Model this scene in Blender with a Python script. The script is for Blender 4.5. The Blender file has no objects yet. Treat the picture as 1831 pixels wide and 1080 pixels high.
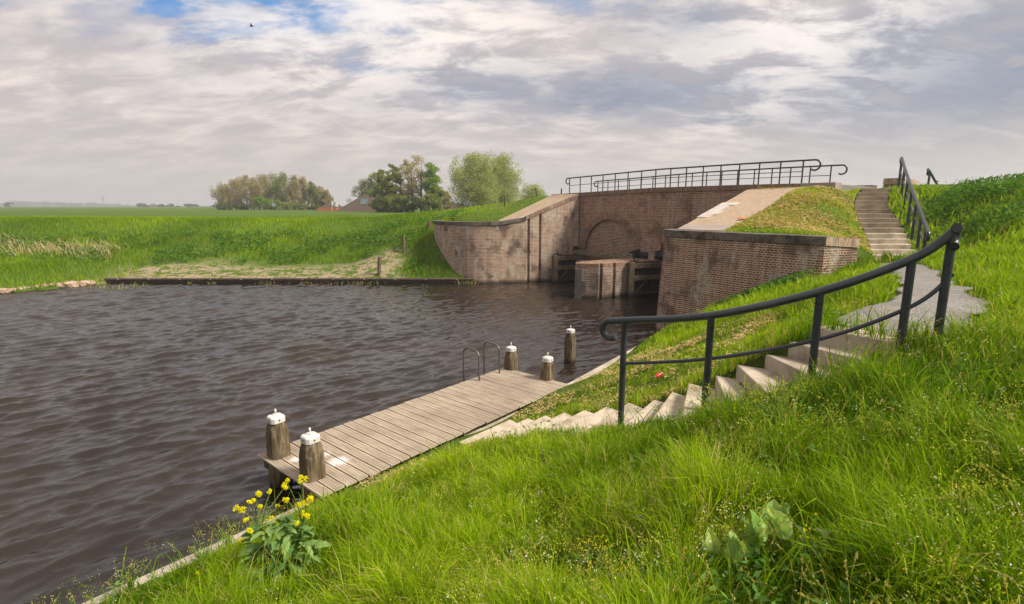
import bpy, math, random
import numpy as np
from mathutils import Vector, Matrix
random.seed(7)
rng = np.random.default_rng(7)
R = math.radians
scene = bpy.context.scene
col = scene.collection

# ------------------------------------------------------------------ camera
EYE = 4.3                      # metres above the water
PITCH = math.atan(172/940)
FPX, CX, CY = 940.0, 915.5, 540.0
cam_d = bpy.data.cameras.new('camera')
cam = bpy.data.objects.new('camera', cam_d); col.objects.link(cam)
cam.location = (0, 0, EYE)
cam.rotation_euler = (math.pi/2 - PITCH, 0, 0)
cam_d.sensor_width = 36; cam_d.lens = 36*FPX/1831
cam_d.clip_start = 0.05; cam_d.clip_end = 20000
scene.camera = cam

# ------------------------------------------------------------------ world
SUN_DIR = Vector((0.72, -0.22, 0.80)).normalized()
sun_el = math.asin(SUN_DIR.z); sun_az = math.atan2(SUN_DIR.x, SUN_DIR.y)
w = bpy.data.worlds.new('World'); scene.world = w; w.use_nodes = True
nt = w.node_tree; nt.nodes.clear()
class NT:
    """tiny node helper"""
    def __init__(s, tree): s.t = tree
    def n(s, kind, **kw):
        nd = s.t.nodes.new(kind)
        for k, v in kw.items():
            if k.startswith('i_'):
                key = k[2:]
                nd.inputs[int(key) if key.isdigit() else key.replace('_', ' ')].default_value = v
            else: setattr(nd, k, v)
        return nd
    def l(s, a, b): s.t.links.new(a, b)
    def val(s, x, sock):
        if isinstance(x, (int, float)): sock.default_value = x
        elif isinstance(x, (tuple, list)): sock.default_value = tuple(x)
        else: s.l(x, sock)
    def math(s, op, a, b=0.0, c=None, clamp=False):
        nd = s.n('ShaderNodeMath', operation=op); nd.use_clamp = clamp
        s.val(a, nd.inputs[0]); s.val(b, nd.inputs[1])
        if c is not None: s.val(c, nd.inputs[2])
        return nd.outputs[0]
    def vmath(s, op, a, b=None):
        nd = s.n('ShaderNodeVectorMath', operation=op)
        s.val(a, nd.inputs[0])
        if b is not None: s.val(b, nd.inputs[1])
        return nd.outputs[0] if op not in ('LENGTH', 'DOT_PRODUCT', 'DISTANCE') else nd.outputs['Value']
    def mix(s, f, a, b, mode='MIX'):
        nd = s.n('ShaderNodeMix', data_type='RGBA', blend_type=mode)
        s.val(f, nd.inputs[0])
        for x, k in ((a, 6), (b, 7)):
            if isinstance(x, (tuple, list)): nd.inputs[k].default_value = tuple(x)[:3] + (1,)
            else: s.l(x, nd.inputs[k])
        return nd.outputs[2]
    def noise(s, vec, scale, detail=4, rough=.55, dist=0.0, out='Fac'):
        nd = s.n('ShaderNodeTexNoise')
        nd.inputs['Scale'].default_value = scale; nd.inputs['Detail'].default_value = detail
        nd.inputs['Roughness'].default_value = rough; nd.inputs['Distortion'].default_value = dist
        if vec is not None: s.l(vec, nd.inputs['Vector'])
        return nd.outputs[out]
    def ramp(s, f, stops, interp='LINEAR'):
        nd = s.n('ShaderNodeValToRGB'); cr = nd.color_ramp; cr.interpolation = interp
        while len(cr.elements) < len(stops): cr.elements.new(.5)
        for e, (p, c) in zip(cr.elements, stops):
            e.position = p
            e.color = (c, c, c, 1) if isinstance(c, (int, float)) else tuple(c)[:3] + (1,)
        s.l(f, nd.inputs[0]); return nd.outputs[0]
    def map(s, f, a, b, c=0.0, d=1.0):
        nd = s.n('ShaderNodeMapRange', interpolation_type='SMOOTHSTEP')
        s.val(f, nd.inputs[0])
        for i, x in enumerate((a, b, c, d)): nd.inputs[i+1].default_value = x
        return nd.outputs[0]
    def scale(s, vec, v3, rot=(0, 0, 0), loc=(0, 0, 0)):
        nd = s.n('ShaderNodeMapping'); nd.inputs['Scale'].default_value = v3
        nd.inputs['Rotation'].default_value = rot; nd.inputs['Location'].default_value = loc
        s.l(vec, nd.inputs['Vector']); return nd.outputs[0]

def build_world():
    t = NT(nt)
    sky = t.n('ShaderNodeTexSky', sky_type='NISHITA'); sky.sun_disc = False
    sky.sun_elevation = sun_el; sky.sun_rotation = sun_az; sky.air_density = 1.2; sky.dust_density = 2.0
    tc = t.n('ShaderNodeTexCoord')
    d = tc.outputs['Generated']
    sep = t.n('ShaderNodeSeparateXYZ'); t.l(d, sep.inputs[0])
    zz = t.math('ADD', t.math('MAXIMUM', sep.outputs[2], 0.0), 0.27)
    px = t.math('DIVIDE', sep.outputs[0], zz); py = t.math('DIVIDE', sep.outputs[1], zz)
    cmb = t.n('ShaderNodeCombineXYZ'); t.l(px, cmb.inputs[0]); t.l(py, cmb.inputs[1])
    P = cmb.outputs[0]
    big = t.noise(t.scale(P, (1, 1.35, 1), (0, 0, R(12)), (3.1, 1.7, 0)), 1.05, 8, .60, .15)
    fine = t.noise(t.scale(P, (1, 1.7, 1), (0, 0, R(20)), (7.3, 2.2, 0)), 3.6, 10, .63, .30)
    wisp = t.noise(t.scale(P, (.9, 2.0, 1), (0, 0, R(-14)), (1.3, 5.2, 0)), 4.2, 6, .55, .4)
    def blob(px_, py_, r0, r1, sx=1.0, sz=1.0):
        v = math.cos(PITCH) - (py_-CY)/FPX*math.sin(PITCH); dz = -(math.sin(PITCH)+(py_-CY)/FPX*math.cos(PITCH))
        dv = Vector(((px_-CX)/FPX, v, dz)).normalized()
        df = t.vmath('SUBTRACT', d, tuple(dv))
        ln = t.vmath('LENGTH', t.vmath('MULTIPLY', df, (1/sx, 1/sx, 1/sz)))
        ln = t.math('ADD', ln, t.math('MULTIPLY', t.math('SUBTRACT', fine, .5), .22))
        return t.map(ln, r0, r1, 1.0, 0.0)
    # grey-blue thick cloud
    dark = t.map(t.math('ADD', t.math('MULTIPLY', big, .75), t.math('MULTIPLY', fine, .30)), .53, .70)
    b1 = blob(1180, 165, .02, .22, 2.4, .36)
    b2 = blob(1700, 130, .05, .30, 1.4, .60)
    b3 = blob(860, 155, .0, .18, 1.8, .36)
    b4 = blob(1230, 45, .0, .14, 1.1, .55)
    b5 = blob(1290, 215, .0, .08, 2.0, .25)
    band = t.math('MAXIMUM', t.math('MAXIMUM', b1, b2), t.math('MAXIMUM', b3, t.math('MAXIMUM', b4, b5)))
    band = t.math('MULTIPLY', band, t.map(fine, .36, .52, .45, 1.0))
    dark = t.math('MAXIMUM', t.math('MULTIPLY', dark, .55), band, clamp=True)
    light = t.map(t.math('ADD', t.math('MULTIPLY', fine, .6), t.math('MULTIPLY', wisp, .4)), .40, .66)
    c = t.mix(light, (.385, .350, .355), (.61, .54, .50))
    c = t.mix(t.math('MULTIPLY', dark, .92), c, (.135, .172, .245))
    bright = t.math('MULTIPLY', t.math('MAXIMUM', blob(1450, 50, .0, .30, 1.3, .8), blob(640, 30, .05, .35, 1.6, .6)), t.map(fine, .40, .60))
    c = t.mix(t.math('MULTIPLY', bright, .65), c, (.80, .735, .69))
    # horizon haze band: greyer, evener
    hz = t.map(sep.outputs[2], .0, .17, 1.0, 0.0)
    c = t.mix(t.math('MULTIPLY', hz, .85), c, (.405, .368, .338))
    left = t.map(sep.outputs[0], -.75, .1, .97, 1.0)
    c = t.mix(1.0, c, t.n('ShaderNodeCombineXYZ').outputs[0], 'MIX') if False else c
    cs = t.vmath('MULTIPLY', c, (10, 10, 10))
    gray = t.n('ShaderNodeVectorMath', operation='SCALE'); t.l(cs, gray.inputs[0]); t.l(left, gray.inputs['Scale'])
    # holes of blue sky (nishita) at upper left and a few small gaps
    blue = t.math('MAXIMUM', blob(360, -20, .04, .24, 2.0, .40), t.math('MAXIMUM', t.math('MULTIPLY', blob(690, 132, .0, .05, 1.6, .4), .55), blob(1010, -60, .0, .16, 2.0, .5)))
    blue = t.math('MULTIPLY', blue, t.map(wisp, .36, .55, 1.0, .25))
    skyc = t.vmath('MULTIPLY', sky.outputs[0], (1.0, 1.25, 1.35))
    allc = t.mix(blue, gray.outputs[0], t.mix(.85, skyc, (.55, 1.9, 4.3)))
    bg = t.n('ShaderNodeBackground'); t.l(allc, bg.inputs[0]); bg.inputs[1].default_value = .1
    out = t.n('ShaderNodeOutputWorld'); t.l(bg.outputs[0], out.inputs[0])
build_world()

sd = bpy.data.lights.new('sun', 'SUN'); sd.energy = 4.3; sd.angle = R(14); sd.color = (1.0, .92, .77)
so = bpy.data.objects.new('sun', sd); col.objects.link(so)
so.rotation_euler = SUN_DIR.to_track_quat('Z', 'Y').to_euler(); so.location = (20, -10, 40)
scene.view_settings.view_transform = 'Standard'; scene.view_settings.look = 'None'
scene.view_settings.exposure = 0.63; scene.view_settings.gamma = 1.0; scene.view_settings.use_curve_mapping = False
scene.render.engine = 'CYCLES'
scene.cycles.max_bounces = 6; scene.cycles.transparent_max_bounces = 8
scene.cycles.diffuse_bounces = 3; scene.cycles.glossy_bounces = 3; scene.cycles.transmission_bounces = 4
scene.cycles.use_denoising = True
scene.cycles.use_adaptive_sampling = True; scene.cycles.adaptive_threshold = 0.01

# ------------------------------------------------------------------ geometry of the place
def ratio(py):
    v = (py-CY)/FPX
    return (math.sin(PITCH)+v*math.cos(PITCH))/(math.cos(PITCH)-v*math.sin(PITCH))
def fwd(py): return math.cos(PITCH)-(py-CY)/FPX*math.sin(PITCH)
def at(px, py, z=None, Y=None):
    """survey point: where the sight line through (px,py) meets height z or distance Y"""
    if Y is None: Y = (EYE-z)/ratio(py)
    return Vector(((px-CX)/FPX/fwd(py)*Y, Y, EYE-ratio(py)*Y))
def lerp(a, b, t): return a+(b-a)*t

def link(o): col.objects.link(o); return o
def tag(o, label=None, cat=None, group=None, kind=None):
    if label: o['label'] = label
    if cat: o['category'] = cat
    if group: o['group'] = group
    if kind: o['kind'] = kind
    return o
def empty(name, loc, label=None, cat=None, group=None, rz=0):
    o = bpy.data.objects.new(name, None); link(o); o.location = loc; o.rotation_euler = (0, 0, rz)
    o.empty_display_size = .2
    return tag(o, label, cat, group)

class MB:
    """collects polygons, then links them as ONE mesh object"""
    def __init__(s): s.v = []; s.f = []; s.uv = []; s.m = []
    def add(s, vs, fs, uvs=None, m=0):
        b = len(s.v); s.v += [tuple(v) for v in vs]
        for i, f in enumerate(fs):
            s.f.append([b+k for k in f]); s.uv.append(uvs[i] if uvs else None); s.m.append(m)
        return s
    def box(s, c, size, rz=0, m=0, tilt=None):
        x, y, z = [q/2 for q in size]; c = Vector(c)
        M = Matrix.Rotation(rz, 3, 'Z')
        if tilt is not None: M = M @ tilt
        vs = [c+M @ Vector((i*x, j*y, k*z)) for k in (-1, 1) for j in (-1, 1) for i in (-1, 1)]
        return s.add(vs, [(0, 2, 3, 1), (4, 5, 7, 6), (0, 1, 5, 4), (1, 3, 7, 5), (3, 2, 6, 7), (2, 0, 4, 6)], m=m)
    def beam(s, a, b, wd, ht, m=0, up=(0, 0, 1)):
        a, b = Vector(a), Vector(b); d = (b-a).normalized(); u = Vector(up)
        sd_ = d.cross(u).normalized(); u2 = sd_.cross(d).normalized()
        vs = [p+sd_*(i*wd/2)+u2*(j*ht/2) for p in (a, b) for i, j in ((-1, -1), (1, -1), (1, 1), (-1, 1))]
        return s.add(vs, [(3, 2, 1, 0), (4, 5, 6, 7), (0, 1, 5, 4), (1, 2, 6, 5), (2, 3, 7, 6), (3, 0, 4, 7)], m=m)
    def prism(s, poly, z0, z1, m=0):
        """vertical prism over a convex or simple plan polygon (counter-clockwise); z0, z1 number or list"""
        n = len(poly)
        g = lambda z, i: z[i] if isinstance(z, (list, tuple)) else z
        vs = [(p[0], p[1], g(z0, i)) for i, p in enumerate(poly)]+[(p[0], p[1], g(z1, i)) for i, p in enumerate(poly)]
        fs = [tuple(range(n-1, -1, -1)), tuple(range(n, 2*n))]+[(i, (i+1) % n, n+(i+1) % n, n+i) for i in range(n)]
        return s.add(vs, fs, m=m)
    def tube(s, pts, r, seg=12, m=0, cap=True):
        pts = [Vector(p) for p in pts]; n = len(pts)
        rs = r if isinstance(r, (list, tuple)) else [r]*n
        vs = []; prev = None
        for i, p in enumerate(pts):
            d = (pts[min(i+1, n-1)]-pts[max(i-1, 0)]).normalized()
            if prev is None:
                prev = d.orthogonal().normalized()
            prev = (prev-d*prev.dot(d)).normalized()
            q = d.cross(prev)
            vs += [p+(prev*math.cos(2*math.pi*k/seg)+q*math.sin(2*math.pi*k/seg))*rs[i] for k in range(seg)]
        fs = [(i*seg+k, i*seg+(k+1) % seg, (i+1)*seg+(k+1) % seg, (i+1)*seg+k) for i in range(n-1) for k in range(seg)]
        if cap: fs += [tuple(range(seg-1, -1, -1)), tuple((n-1)*seg+k for k in range(seg))]
        return s.add(vs, fs, m=m)
    def build(s, name, mat, parent=None, smooth=False, bevel=0, uvdir=None):
        me = bpy.data.meshes.new(name); me.from_pydata(s.v, [], s.f); me.update()
        mats = mat if isinstance(mat, (list, tuple)) else [mat]
        for mm in mats: me.materials.append(mm)
        uv = me.uv_layers.new(name='UVMap')
        dat = np.zeros(len(me.loops)*2, dtype=np.float32)
        for p, u in zip(me.polygons, s.uv):
            n = p.normal
            if len(mats) > 1: pass
            if u is not None:
                for k, li in enumerate(p.loop_indices): dat[2*li] = u[k][0]; dat[2*li+1] = u[k][1]
                continue
            if abs(n.z) < .75:
                h = math.hypot(n.x, n.y); t = (-n.y/h, n.x/h)
                for li in p.loop_indices:
                    c = me.vertices[me.loops[li].vertex_index].co
                    dat[2*li] = c.x*t[0]+c.y*t[1]; dat[2*li+1] = c.z
            else:
                a = uvdir or (1, 0)
                for li in p.loop_indices:
                    c = me.vertices[me.loops[li].vertex_index].co
                    dat[2*li] = c.x*a[0]+c.y*a[1]; dat[2*li+1] = -c.x*a[1]+c.y*a[0]
        uv.data.foreach_set('uv', dat)
        me.polygons.foreach_set('material_index', s.m)
        if smooth:
            me.polygons.foreach_set('use_smooth', [True]*len(me.polygons))
            try: me.set_sharp_from_angle(angle=R(40))
            except Exception: pass
        o = bpy.data.objects.new(name, me); link(o)
        if parent is not None:
            o.parent = parent
            bpy_parent_inv(o, parent)
        if bevel:
            b = o.modifiers.new('bevel', 'BEVEL'); b.width = bevel; b.segments = 2; b.limit_method = 'ANGLE'; b.angle_limit = R(35)
        return o
def bpy_parent_inv(o, parent):
    M = Matrix.LocRotScale(parent.location, parent.rotation_euler, parent.scale)
    if parent.parent is not None: M = M  # sub-parts: parents are identity objects
    if parent.type == 'EMPTY': o.matrix_parent_inverse = M.inverted()

# ------------------------------------------------------------------ materials
def mat(name, color=(.5, .5, .5), rough=.7, metal=0.0, spec=.5):
    m = bpy.data.materials.new(name); m.use_nodes = True
    b = m.node_tree.nodes['Principled BSDF']
    b.inputs['Base Color'].default_value = tuple(color)+(1,); b.inputs['Roughness'].default_value = rough
    b.inputs['Metallic'].default_value = metal; b.inputs['Specular IOR Level'].default_value = spec
    return m, NT(m.node_tree), b
def bump(t, b, height, strength=.5, dist=.02):
    nd = t.n('ShaderNodeBump'); nd.inputs['Strength'].default_value = strength; nd.inputs['Distance'].default_value = dist
    t.l(height, nd.inputs['Height']); t.l(nd.outputs[0], b.inputs['Normal'])
def coords(t, which='Object'): return t.n('ShaderNodeTexCoord').outputs[which]
def geo_pos(t): return t.n('ShaderNodeNewGeometry').outputs['Position']

def brick_mat(name, c1, c2, mortar, bw=.22, rh=.066, ms=.009, white=0.0, dark=.4, algae=True, scale=1.0, darkc=(.075, .05, .04), whitec=(.50, .455, .39), var=1.0):
    m, t, b = mat(name, rough=.9, spec=.2)
    uv = coords(t, 'UV'); P = geo_pos(t)
    wob = t.n('ShaderNodeVectorMath', operation='ADD')
    nz = t.noise(P, 9.0, 2, .5, out='Color')
    off = t.vmath('MULTIPLY', t.vmath('SUBTRACT', nz, (.5, .5, .5)), (.014, .010, 0))
    t.l(uv, wob.inputs[0]); t.l(off, wob.inputs[1])
    br = t.n('ShaderNodeTexBrick'); t.l(wob.outputs[0], br.inputs['Vector'])
    br.inputs['Scale'].default_value = scale
    br.inputs['Color1'].default_value = tuple(c1)+(1,); br.inputs['Color2'].default_value = tuple(c2)+(1,)
    br.inputs['Mortar'].default_value = tuple(mortar)+(1,)
    br.inputs['Brick Width'].default_value = bw; br.inputs['Row Height'].default_value = rh
    br.inputs['Mortar Size'].default_value = ms; br.inputs['Mortar Smooth'].default_value = .25
    br.inputs['Bias'].default_value = -.1
    if bw > .2 and rh < .09: br.squash = .5; br.squash_frequency = 2
    # brick to brick variation
    vor = t.noise(t.scale(uv, (1/bw*.55, 1/rh*.9, 1)), 1.0, 2, .6)
    c = t.mix(t.map(vor, .48, .60, 0, .85*var), br.outputs['Color'], t.mix(.6, c1, darkc), 'MIX')
    c = t.mix(t.map(vor, .46, .36, 0, .55*var), c, tuple(min(.8, q*1.65) for q in c1))
    red = t.noise(t.scale(uv, (1.2, 2.2, 1)), 1.1, 4, .6)
    c = t.mix(t.map(red, .50, .66, 0, .5*var), c, (c1[0]*1.05, c1[1]*.78, c1[2]*.72))
    c = t.mix(t.math('MULTIPLY', br.outputs['Fac'], .85), c, mortar)
    n1 = t.noise(P, .9, 6, .62, .4); n2 = t.noise(t.scale(P, (1, 1, .35)), 2.3, 6, .65, .3); n3 = t.noise(P, 14, 5, .7)
    c = t.mix(t.math('MULTIPLY', t.map(n1, .50, .66), dark), c, darkc)
    c = t.mix(t.math('MULTIPLY', t.math('MULTIPLY', t.map(n2, .50, .64), t.map(n3, .38, .60)), white), c, whitec)
    c = t.mix(t.map(n3, .3, .75, 0, .30), c, (.10, .075, .055))
    sep = t.n('ShaderNodeSeparateXYZ'); t.l(P, sep.inputs[0])
    if algae:
        zj = t.math('ADD', sep.outputs[2], t.math('MULTIPLY', n2, .35))
        c = t.mix(t.map(zj, .18, .52, .9, 0), c, (.020, .017, .010))
        c = t.mix(t.math('MULTIPLY', t.map(t.noise(P, 1.6, 5, .7, .5), .56, .70), .5), c, (.065, .062, .025))
    t.l(c, b.inputs['Base Color'])
    h = t.math('ADD', t.math('MULTIPLY', br.outputs['Fac'], -1.0), t.math('MULTIPLY', n3, .5))
    bump(t, b, h, .7, .012)
    return m

def concrete_mat(name, base, var=.25, stain=(.12, .10, .08), rough=.88):
    m, t, b = mat(name, base, rough, spec=.25)
    P = geo_pos(t)
    n1 = t.noise(P, 2.2, 6, .65, .3); n2 = t.noise(P, 40, 4, .7)
    c = t.mix(t.map(n1, .40, .68, 0, var*2), base, stain)
    c = t.mix(t.map(n2, .45, .75, 0, .35), c, tuple(q*.55 for q in base))
    t.l(c, b.inputs['Base Color']); bump(t, b, n2, .5, .006)
    return m

def wood_mat(name, base, dark, zrange=None, axis_scale=(1, 1, 1), moss=0.0, rough=.85):
    m, t, b = mat(name, base, rough, spec=.25)
    P = geo_pos(t)
    g = t.noise(t.scale(P, axis_scale), 18, 5, .65, .6); n1 = t.noise(P, 3.5, 5, .6)
    c = t.mix(t.map(g, .35, .65), dark, base)
    c = t.mix(t.map(n1, .45, .7, 0, .5), c, dark)
    if moss:
        c = t.mix(t.math('MULTIPLY', t.map(t.noise(P, 7, 5, .7), .48, .62), moss), c, (.10, .085, .028))
    if zrange:
        sep = t.n('ShaderNodeSeparateXYZ'); t.l(P, sep.inputs[0])
        c = t.mix(t.map(sep.outputs[2], zrange[0], zrange[1], .92, 0), c, (.012, .010, .006))
    t.l(c, b.inputs['Base Color']); bump(t, b, g, .8, .012)
    return m

M = {}
M['brick_wing'] = brick_mat('brick_wing', (.24, .118, .082), (.150, .074, .055), (.66, .52, .39), bw=.225, rh=.066, ms=.0110, white=1.1, dark=.7)
M['brick_left'] = brick_mat('brick_left', (.37, .235, .165), (.23, .140, .105), (.60, .51, .41), rh=.078, bw=.24, ms=.012, white=1.5, dark=.85)
M['brick_face'] = brick_mat('brick_face', (.35, .175, .112), (.20, .100, .070), (.52, .41, .31), rh=.078, bw=.24, ms=.011, white=.6, dark=.6)
M['brick_infill'] = brick_mat('brick_infill', (.30, .185, .125), (.20, .115, .080), (.50, .40, .30), rh=.078, bw=.24, ms=.012, white=.2, dark=.3)
M['brick_pier'] = brick_mat('brick_pier', (.27, .17, .135), (.17, .10, .08), (.56, .48, .40), rh=.078, bw=.24, ms=.012, white=1.3, dark=.7)
M['paving'] = brick_mat('brick_paving', (.47, .36, .255), (.40, .30, .215), (.30, .225, .165), var=.25, bw=.21, rh=.10, ms=.010, white=.15, dark=.18, algae=False, darkc=(.25, .17, .12))
M['soldier'] = brick_mat('brick_soldier', (.27, .16, .11), (.20, .12, .09), (.38, .30, .22), bw=.085, rh=.6, ms=.009, white=.3, dark=.5, algae=False)
M['soldier_light'] = brick_mat('brick_soldier_light', (.45, .32, .22), (.38, .27, .19), (.62, .52, .42), bw=.085, rh=.6, ms=.009, white=.3, dark=.3, algae=False)
M['stone'] = concrete_mat('dark_capstone', (.165, .138, .118), .55, (.04, .035, .03))
M['stone_pale'] = concrete_mat('pale_stone', (.50, .45, .42), .2, (.25, .21, .18))
M['stone_grey'] = concrete_mat('grey_stone_slab', (.34, .285, .25), .2, (.2, .16, .13))
M['stone_blue'] = concrete_mat('blue_stone', (.135, .12, .118), .3, (.06, .055, .05))
M['concrete'] = concrete_mat('step_concrete', (.50, .425, .34), .42, (.24, .19, .14))
M['concrete_old'] = concrete_mat('old_step_concrete', (.27, .22, .165), .3, (.12, .095, .07))
M['kerb'] = concrete_mat('kerb_concrete', (.44, .385, .32), .3, (.18, .15, .11))
M['gate_wood'] = wood_mat('gate_wood', (.150, .115, .085), (.055, .042, .032), (.05, .30), (1, 1, .25), moss=.4)
M['gate_panel'] = wood_mat('gate_panel', (.050, .042, .036), (.018, .015, .013), (.05, .2), (1, 1, .12))
M['beam_wood'] = wood_mat('beam_wood', (.32, .26, .19), (.085, .062, .045), None, (.3, .3, 1), moss=.6)
M['pile'] = wood_mat('pile_wood', (.225, .170, .110), (.050, .036, .024), (.02, .18), (1, 1, .10), moss=.55)
M['post'] = wood_mat('fence_wood', (.20, .145, .10), (.08, .055, .04), None, (1, 1, .1))
M['revet'] = wood_mat('revetment_wood', (.125, .090, .075), (.05, .035, .030), (.05, .16), (.2, 1, 1))

def deck_material():
    m, t, b = mat('deck_boards', (.4, .3, .25), .8, spec=.3)
    P = geo_pos(t); uv = coords(t, 'UV')
    g = t.noise(t.scale(uv, (1.2, 30, 1)), 1.5, 5, .65, .3); n1 = t.noise(P, 1.1, 5, .6); n2 = t.noise(P, 7, 4, .6)
    c = t.mix(t.map(g, .3, .7), (.33, .275, .215), (.585, .495, .385))
    c = t.mix(t.map(n1, .42, .66, 0, .45), c, (.27, .20, .165))
    c = t.mix(t.map(n2, .5, .8, 0, .3), c, (.20, .15, .12))
    # bird-lime splash beside the two nearest piles
    for (x, y, r) in ((-2.62, 7.40, .24), (-2.90, 7.62, .15), (-3.30, 7.45, .16), (-1.95, 6.95, .10)):
        d = t.vmath('DISTANCE', P, (x, y, .5))
        d = t.math('ADD', d, t.math('MULTIPLY', t.noise(P, 16, 5, .75), .30))
        c = t.mix(t.map(d, r*.75+.05, r+.12, .85, 0), c, (.78, .76, .76))
    t.l(c, b.inputs['Base Color']); bump(t, b, g, .3, .003)
    return m
M['deck'] = deck_material()
M['deck_under'] = wood_mat('deck_under', (.13, .10, .08), (.06, .045, .035), (.0, .2), (1, 1, 1))
def white_paint():
    m, t, b = mat('white_cap_paint', (.8, .78, .76), .45)
    P = geo_pos(t); n = t.noise(P, 22, 5, .7)
    c = t.mix(t.map(n, .52, .75, 0, .35), (.58, .565, .56), (.36, .33, .29)); t.l(c, b.inputs['Base Color'])
    return m
M['cap'] = white_paint()
def rail_paint():
    m, t, b = mat('dark_rail_paint', (.028, .033, .042), .30, spec=.5)
    P = geo_pos(t); n = t.noise(P, 260, 3, .6); n2 = t.noise(P, 5, 4, .6)
    c = t.mix(t.map(n2, .4, .7, 0, .6), (.026, .031, .040), (.045, .048, .055))
    c = t.mix(t.map(n, .66, .72, 0, .7), c, (.22, .20, .18)); t.l(c, b.inputs['Base Color'])
    t.l(t.map(n2, .3, .7, .25, .42), b.inputs['Roughness']); return m
M['rail'] = rail_paint()
M['galv'] = mat('ladder_steel', (.16, .15, .14), .45, .7)[0]
M['iron'] = mat('black_iron', (.012, .012, .013), .6, .3)[0]
M['black_rubber'] = mat('black_roller', (.012, .012, .013), .7)[0]

# ------------------------------------------------------------------ plan of the sluice
CORNER = Vector((3.92, 31.35)); U = Vector((.61, -.792)).normalized(); N = Vector((.792, .61)).normalized()
def face(s, n=0.0): return CORNER+U*s+N*n
def deck_z(s):
    xs = [-12, -2.2, 0, 5.4, 10, 13.6, 18]; zs = [4.7, 5.0, 5.05, 5.20, 5.20, 5.17, 5.0]
    return float(np.interp(s, xs, zs))
ANG = [-57, -64, -84, -96, -104, -112, -119, -125, -128, -130, -131, -132, -132, -132, -132]
LPX = [(1454, 585), (1413, 611), (1370, 633), (1318, 652), (1280, 671), (1231, 685.5), (1201, 700), (1169, 714), (1123, 720),
       (1083, 727), (1044, 732.5), (1008, 737), (973.6, 743), (943, 748), (911, 750)]
STEP_Z = [3.0-.1714*k for k in range(15)]
STEP_L = [at(px, py, z=z) for (px, py), z in zip(LPX, STEP_Z)]
STEP_R = [l+Vector((math.cos(R(a)), math.sin(R(a)), 0))*(1.05 if k > 2 else .92) for k, (l, a) in enumerate(zip(STEP_L, ANG))]
UPY = [336.9, 343.3, 350.7, 358.1, 366.1, 373.9, 381.9, 390.2, 398.9, 408.1, 417.8, 427.6, 437.4, 447, 456.7, 466]
UPL = [1541, 1535, 1531, 1529, 1529, 1530, 1532, 1534, 1539, 1545, 1549, 1553, 1556, 1558, 1560, 1562]
UPR = [1593, 1590, 1588, 1588, 1591, 1595, 1601, 1608, 1612, 1617, 1622, 1627, 1632, 1637, 1641, 1646]
UP = []
for k in range(16):
    Y = 21.2-.427*k
    UP.append((at(UPL[k], UPY[k], Y=Y), at(UPR[k], UPY[k], Y=Y)))

KERB = [(-9.5, -2.2), (-7.2, 1.1), (-4.26, 4.76), (-3.36, 5.82), (-1.0, 8.65), (1.3, 11.4), (3.3, 14.2), (5.0, 16.7), (5.15, 17.2)]
RWALL = [(10.25, 23.15), (5.55, 18.45), (5.28, 18.1), (5.14, 17.8), (5.22, 17.5), (5.45, 17.15), (8.13, 13.70)]
RETURN = [(8.13, 13.70), (9.25, 14.08)]
def bez(p0, p1, p2, p3, n):
    return [tuple(((1-t)**3*p0[i]+3*(1-t)**2*t*p1[i]+3*(1-t)*t*t*p2[i]+t**3*p3[i]) for i in (0, 1)) for t in np.linspace(0, 1, n)]
LCURVE = bez((-4.75, 32.2), (-4.5, 30.5), (-3.3, 28.85), (-1.2, 29.17), 14)
LWALL = LCURVE+[ (.77, 29.6), (2.25, 30.25), (3.92, 31.2)]
REV_Y = 29.2
SHORE = [(-60, 19.0), (-34, 22.0), (-27, 24.6), (-25, 26.0), (-23.3, 28.3), (-22.6, 29.2)]
CANAL = [(-9.5, -2.2), (-40, -60), (-90, -60), (-90, 19.0)]+SHORE+[(-2.9, 29.2), (-2.5, 29.4), (-1.6, 29.35), (.77, 29.9), (2.25, 30.5), (3.92, 31.5), tuple(face(.1, .8)), tuple(face(10.30, .8)), tuple(face(10.34, .1)),
         (5.6, 18.3), (5.4, 17.7), (5.15, 17.2)]+KERB[::-1][1:-1]

def tps_fit(pts):
    P = np.array([p[:2] for p in pts], float); z = np.array([p[2] for p in pts], float)
    d2 = ((P[:, None]-P[None])**2).sum(-1); K = .5*d2*np.log(d2+1e-9); K += np.eye(len(P))*.25
    A = np.block([[K, np.c_[np.ones(len(P)), P]], [np.c_[np.ones(len(P)), P].T, np.zeros((3, 3))]])
    w_ = np.linalg.solve(A, np.r_[z, 0, 0, 0]); return P, w_
def tps_eval(fit, X, Y):
    P, w_ = fit; out = w_[-3]+w_[-2]*X+w_[-1]*Y
    for i in range(len(P)):
        d2 = (X-P[i, 0])**2+(Y-P[i, 1])**2; out = out+w_[i]*.5*d2*np.log(d2+1e-9)
    return out
front = [(x, y, .30) for x, y in KERB]
front += [(-2.2, 7.3, .3), (.2, 10.1, .3)]
for k in range(15):
    l, r = STEP_L[k], STEP_R[k]; e = (r-l).normalized()
    front += [tuple(l-e*.25-Vector((0, 0, .10))), tuple(r+e*.12-Vector((0, 0, .03)))]
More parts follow.
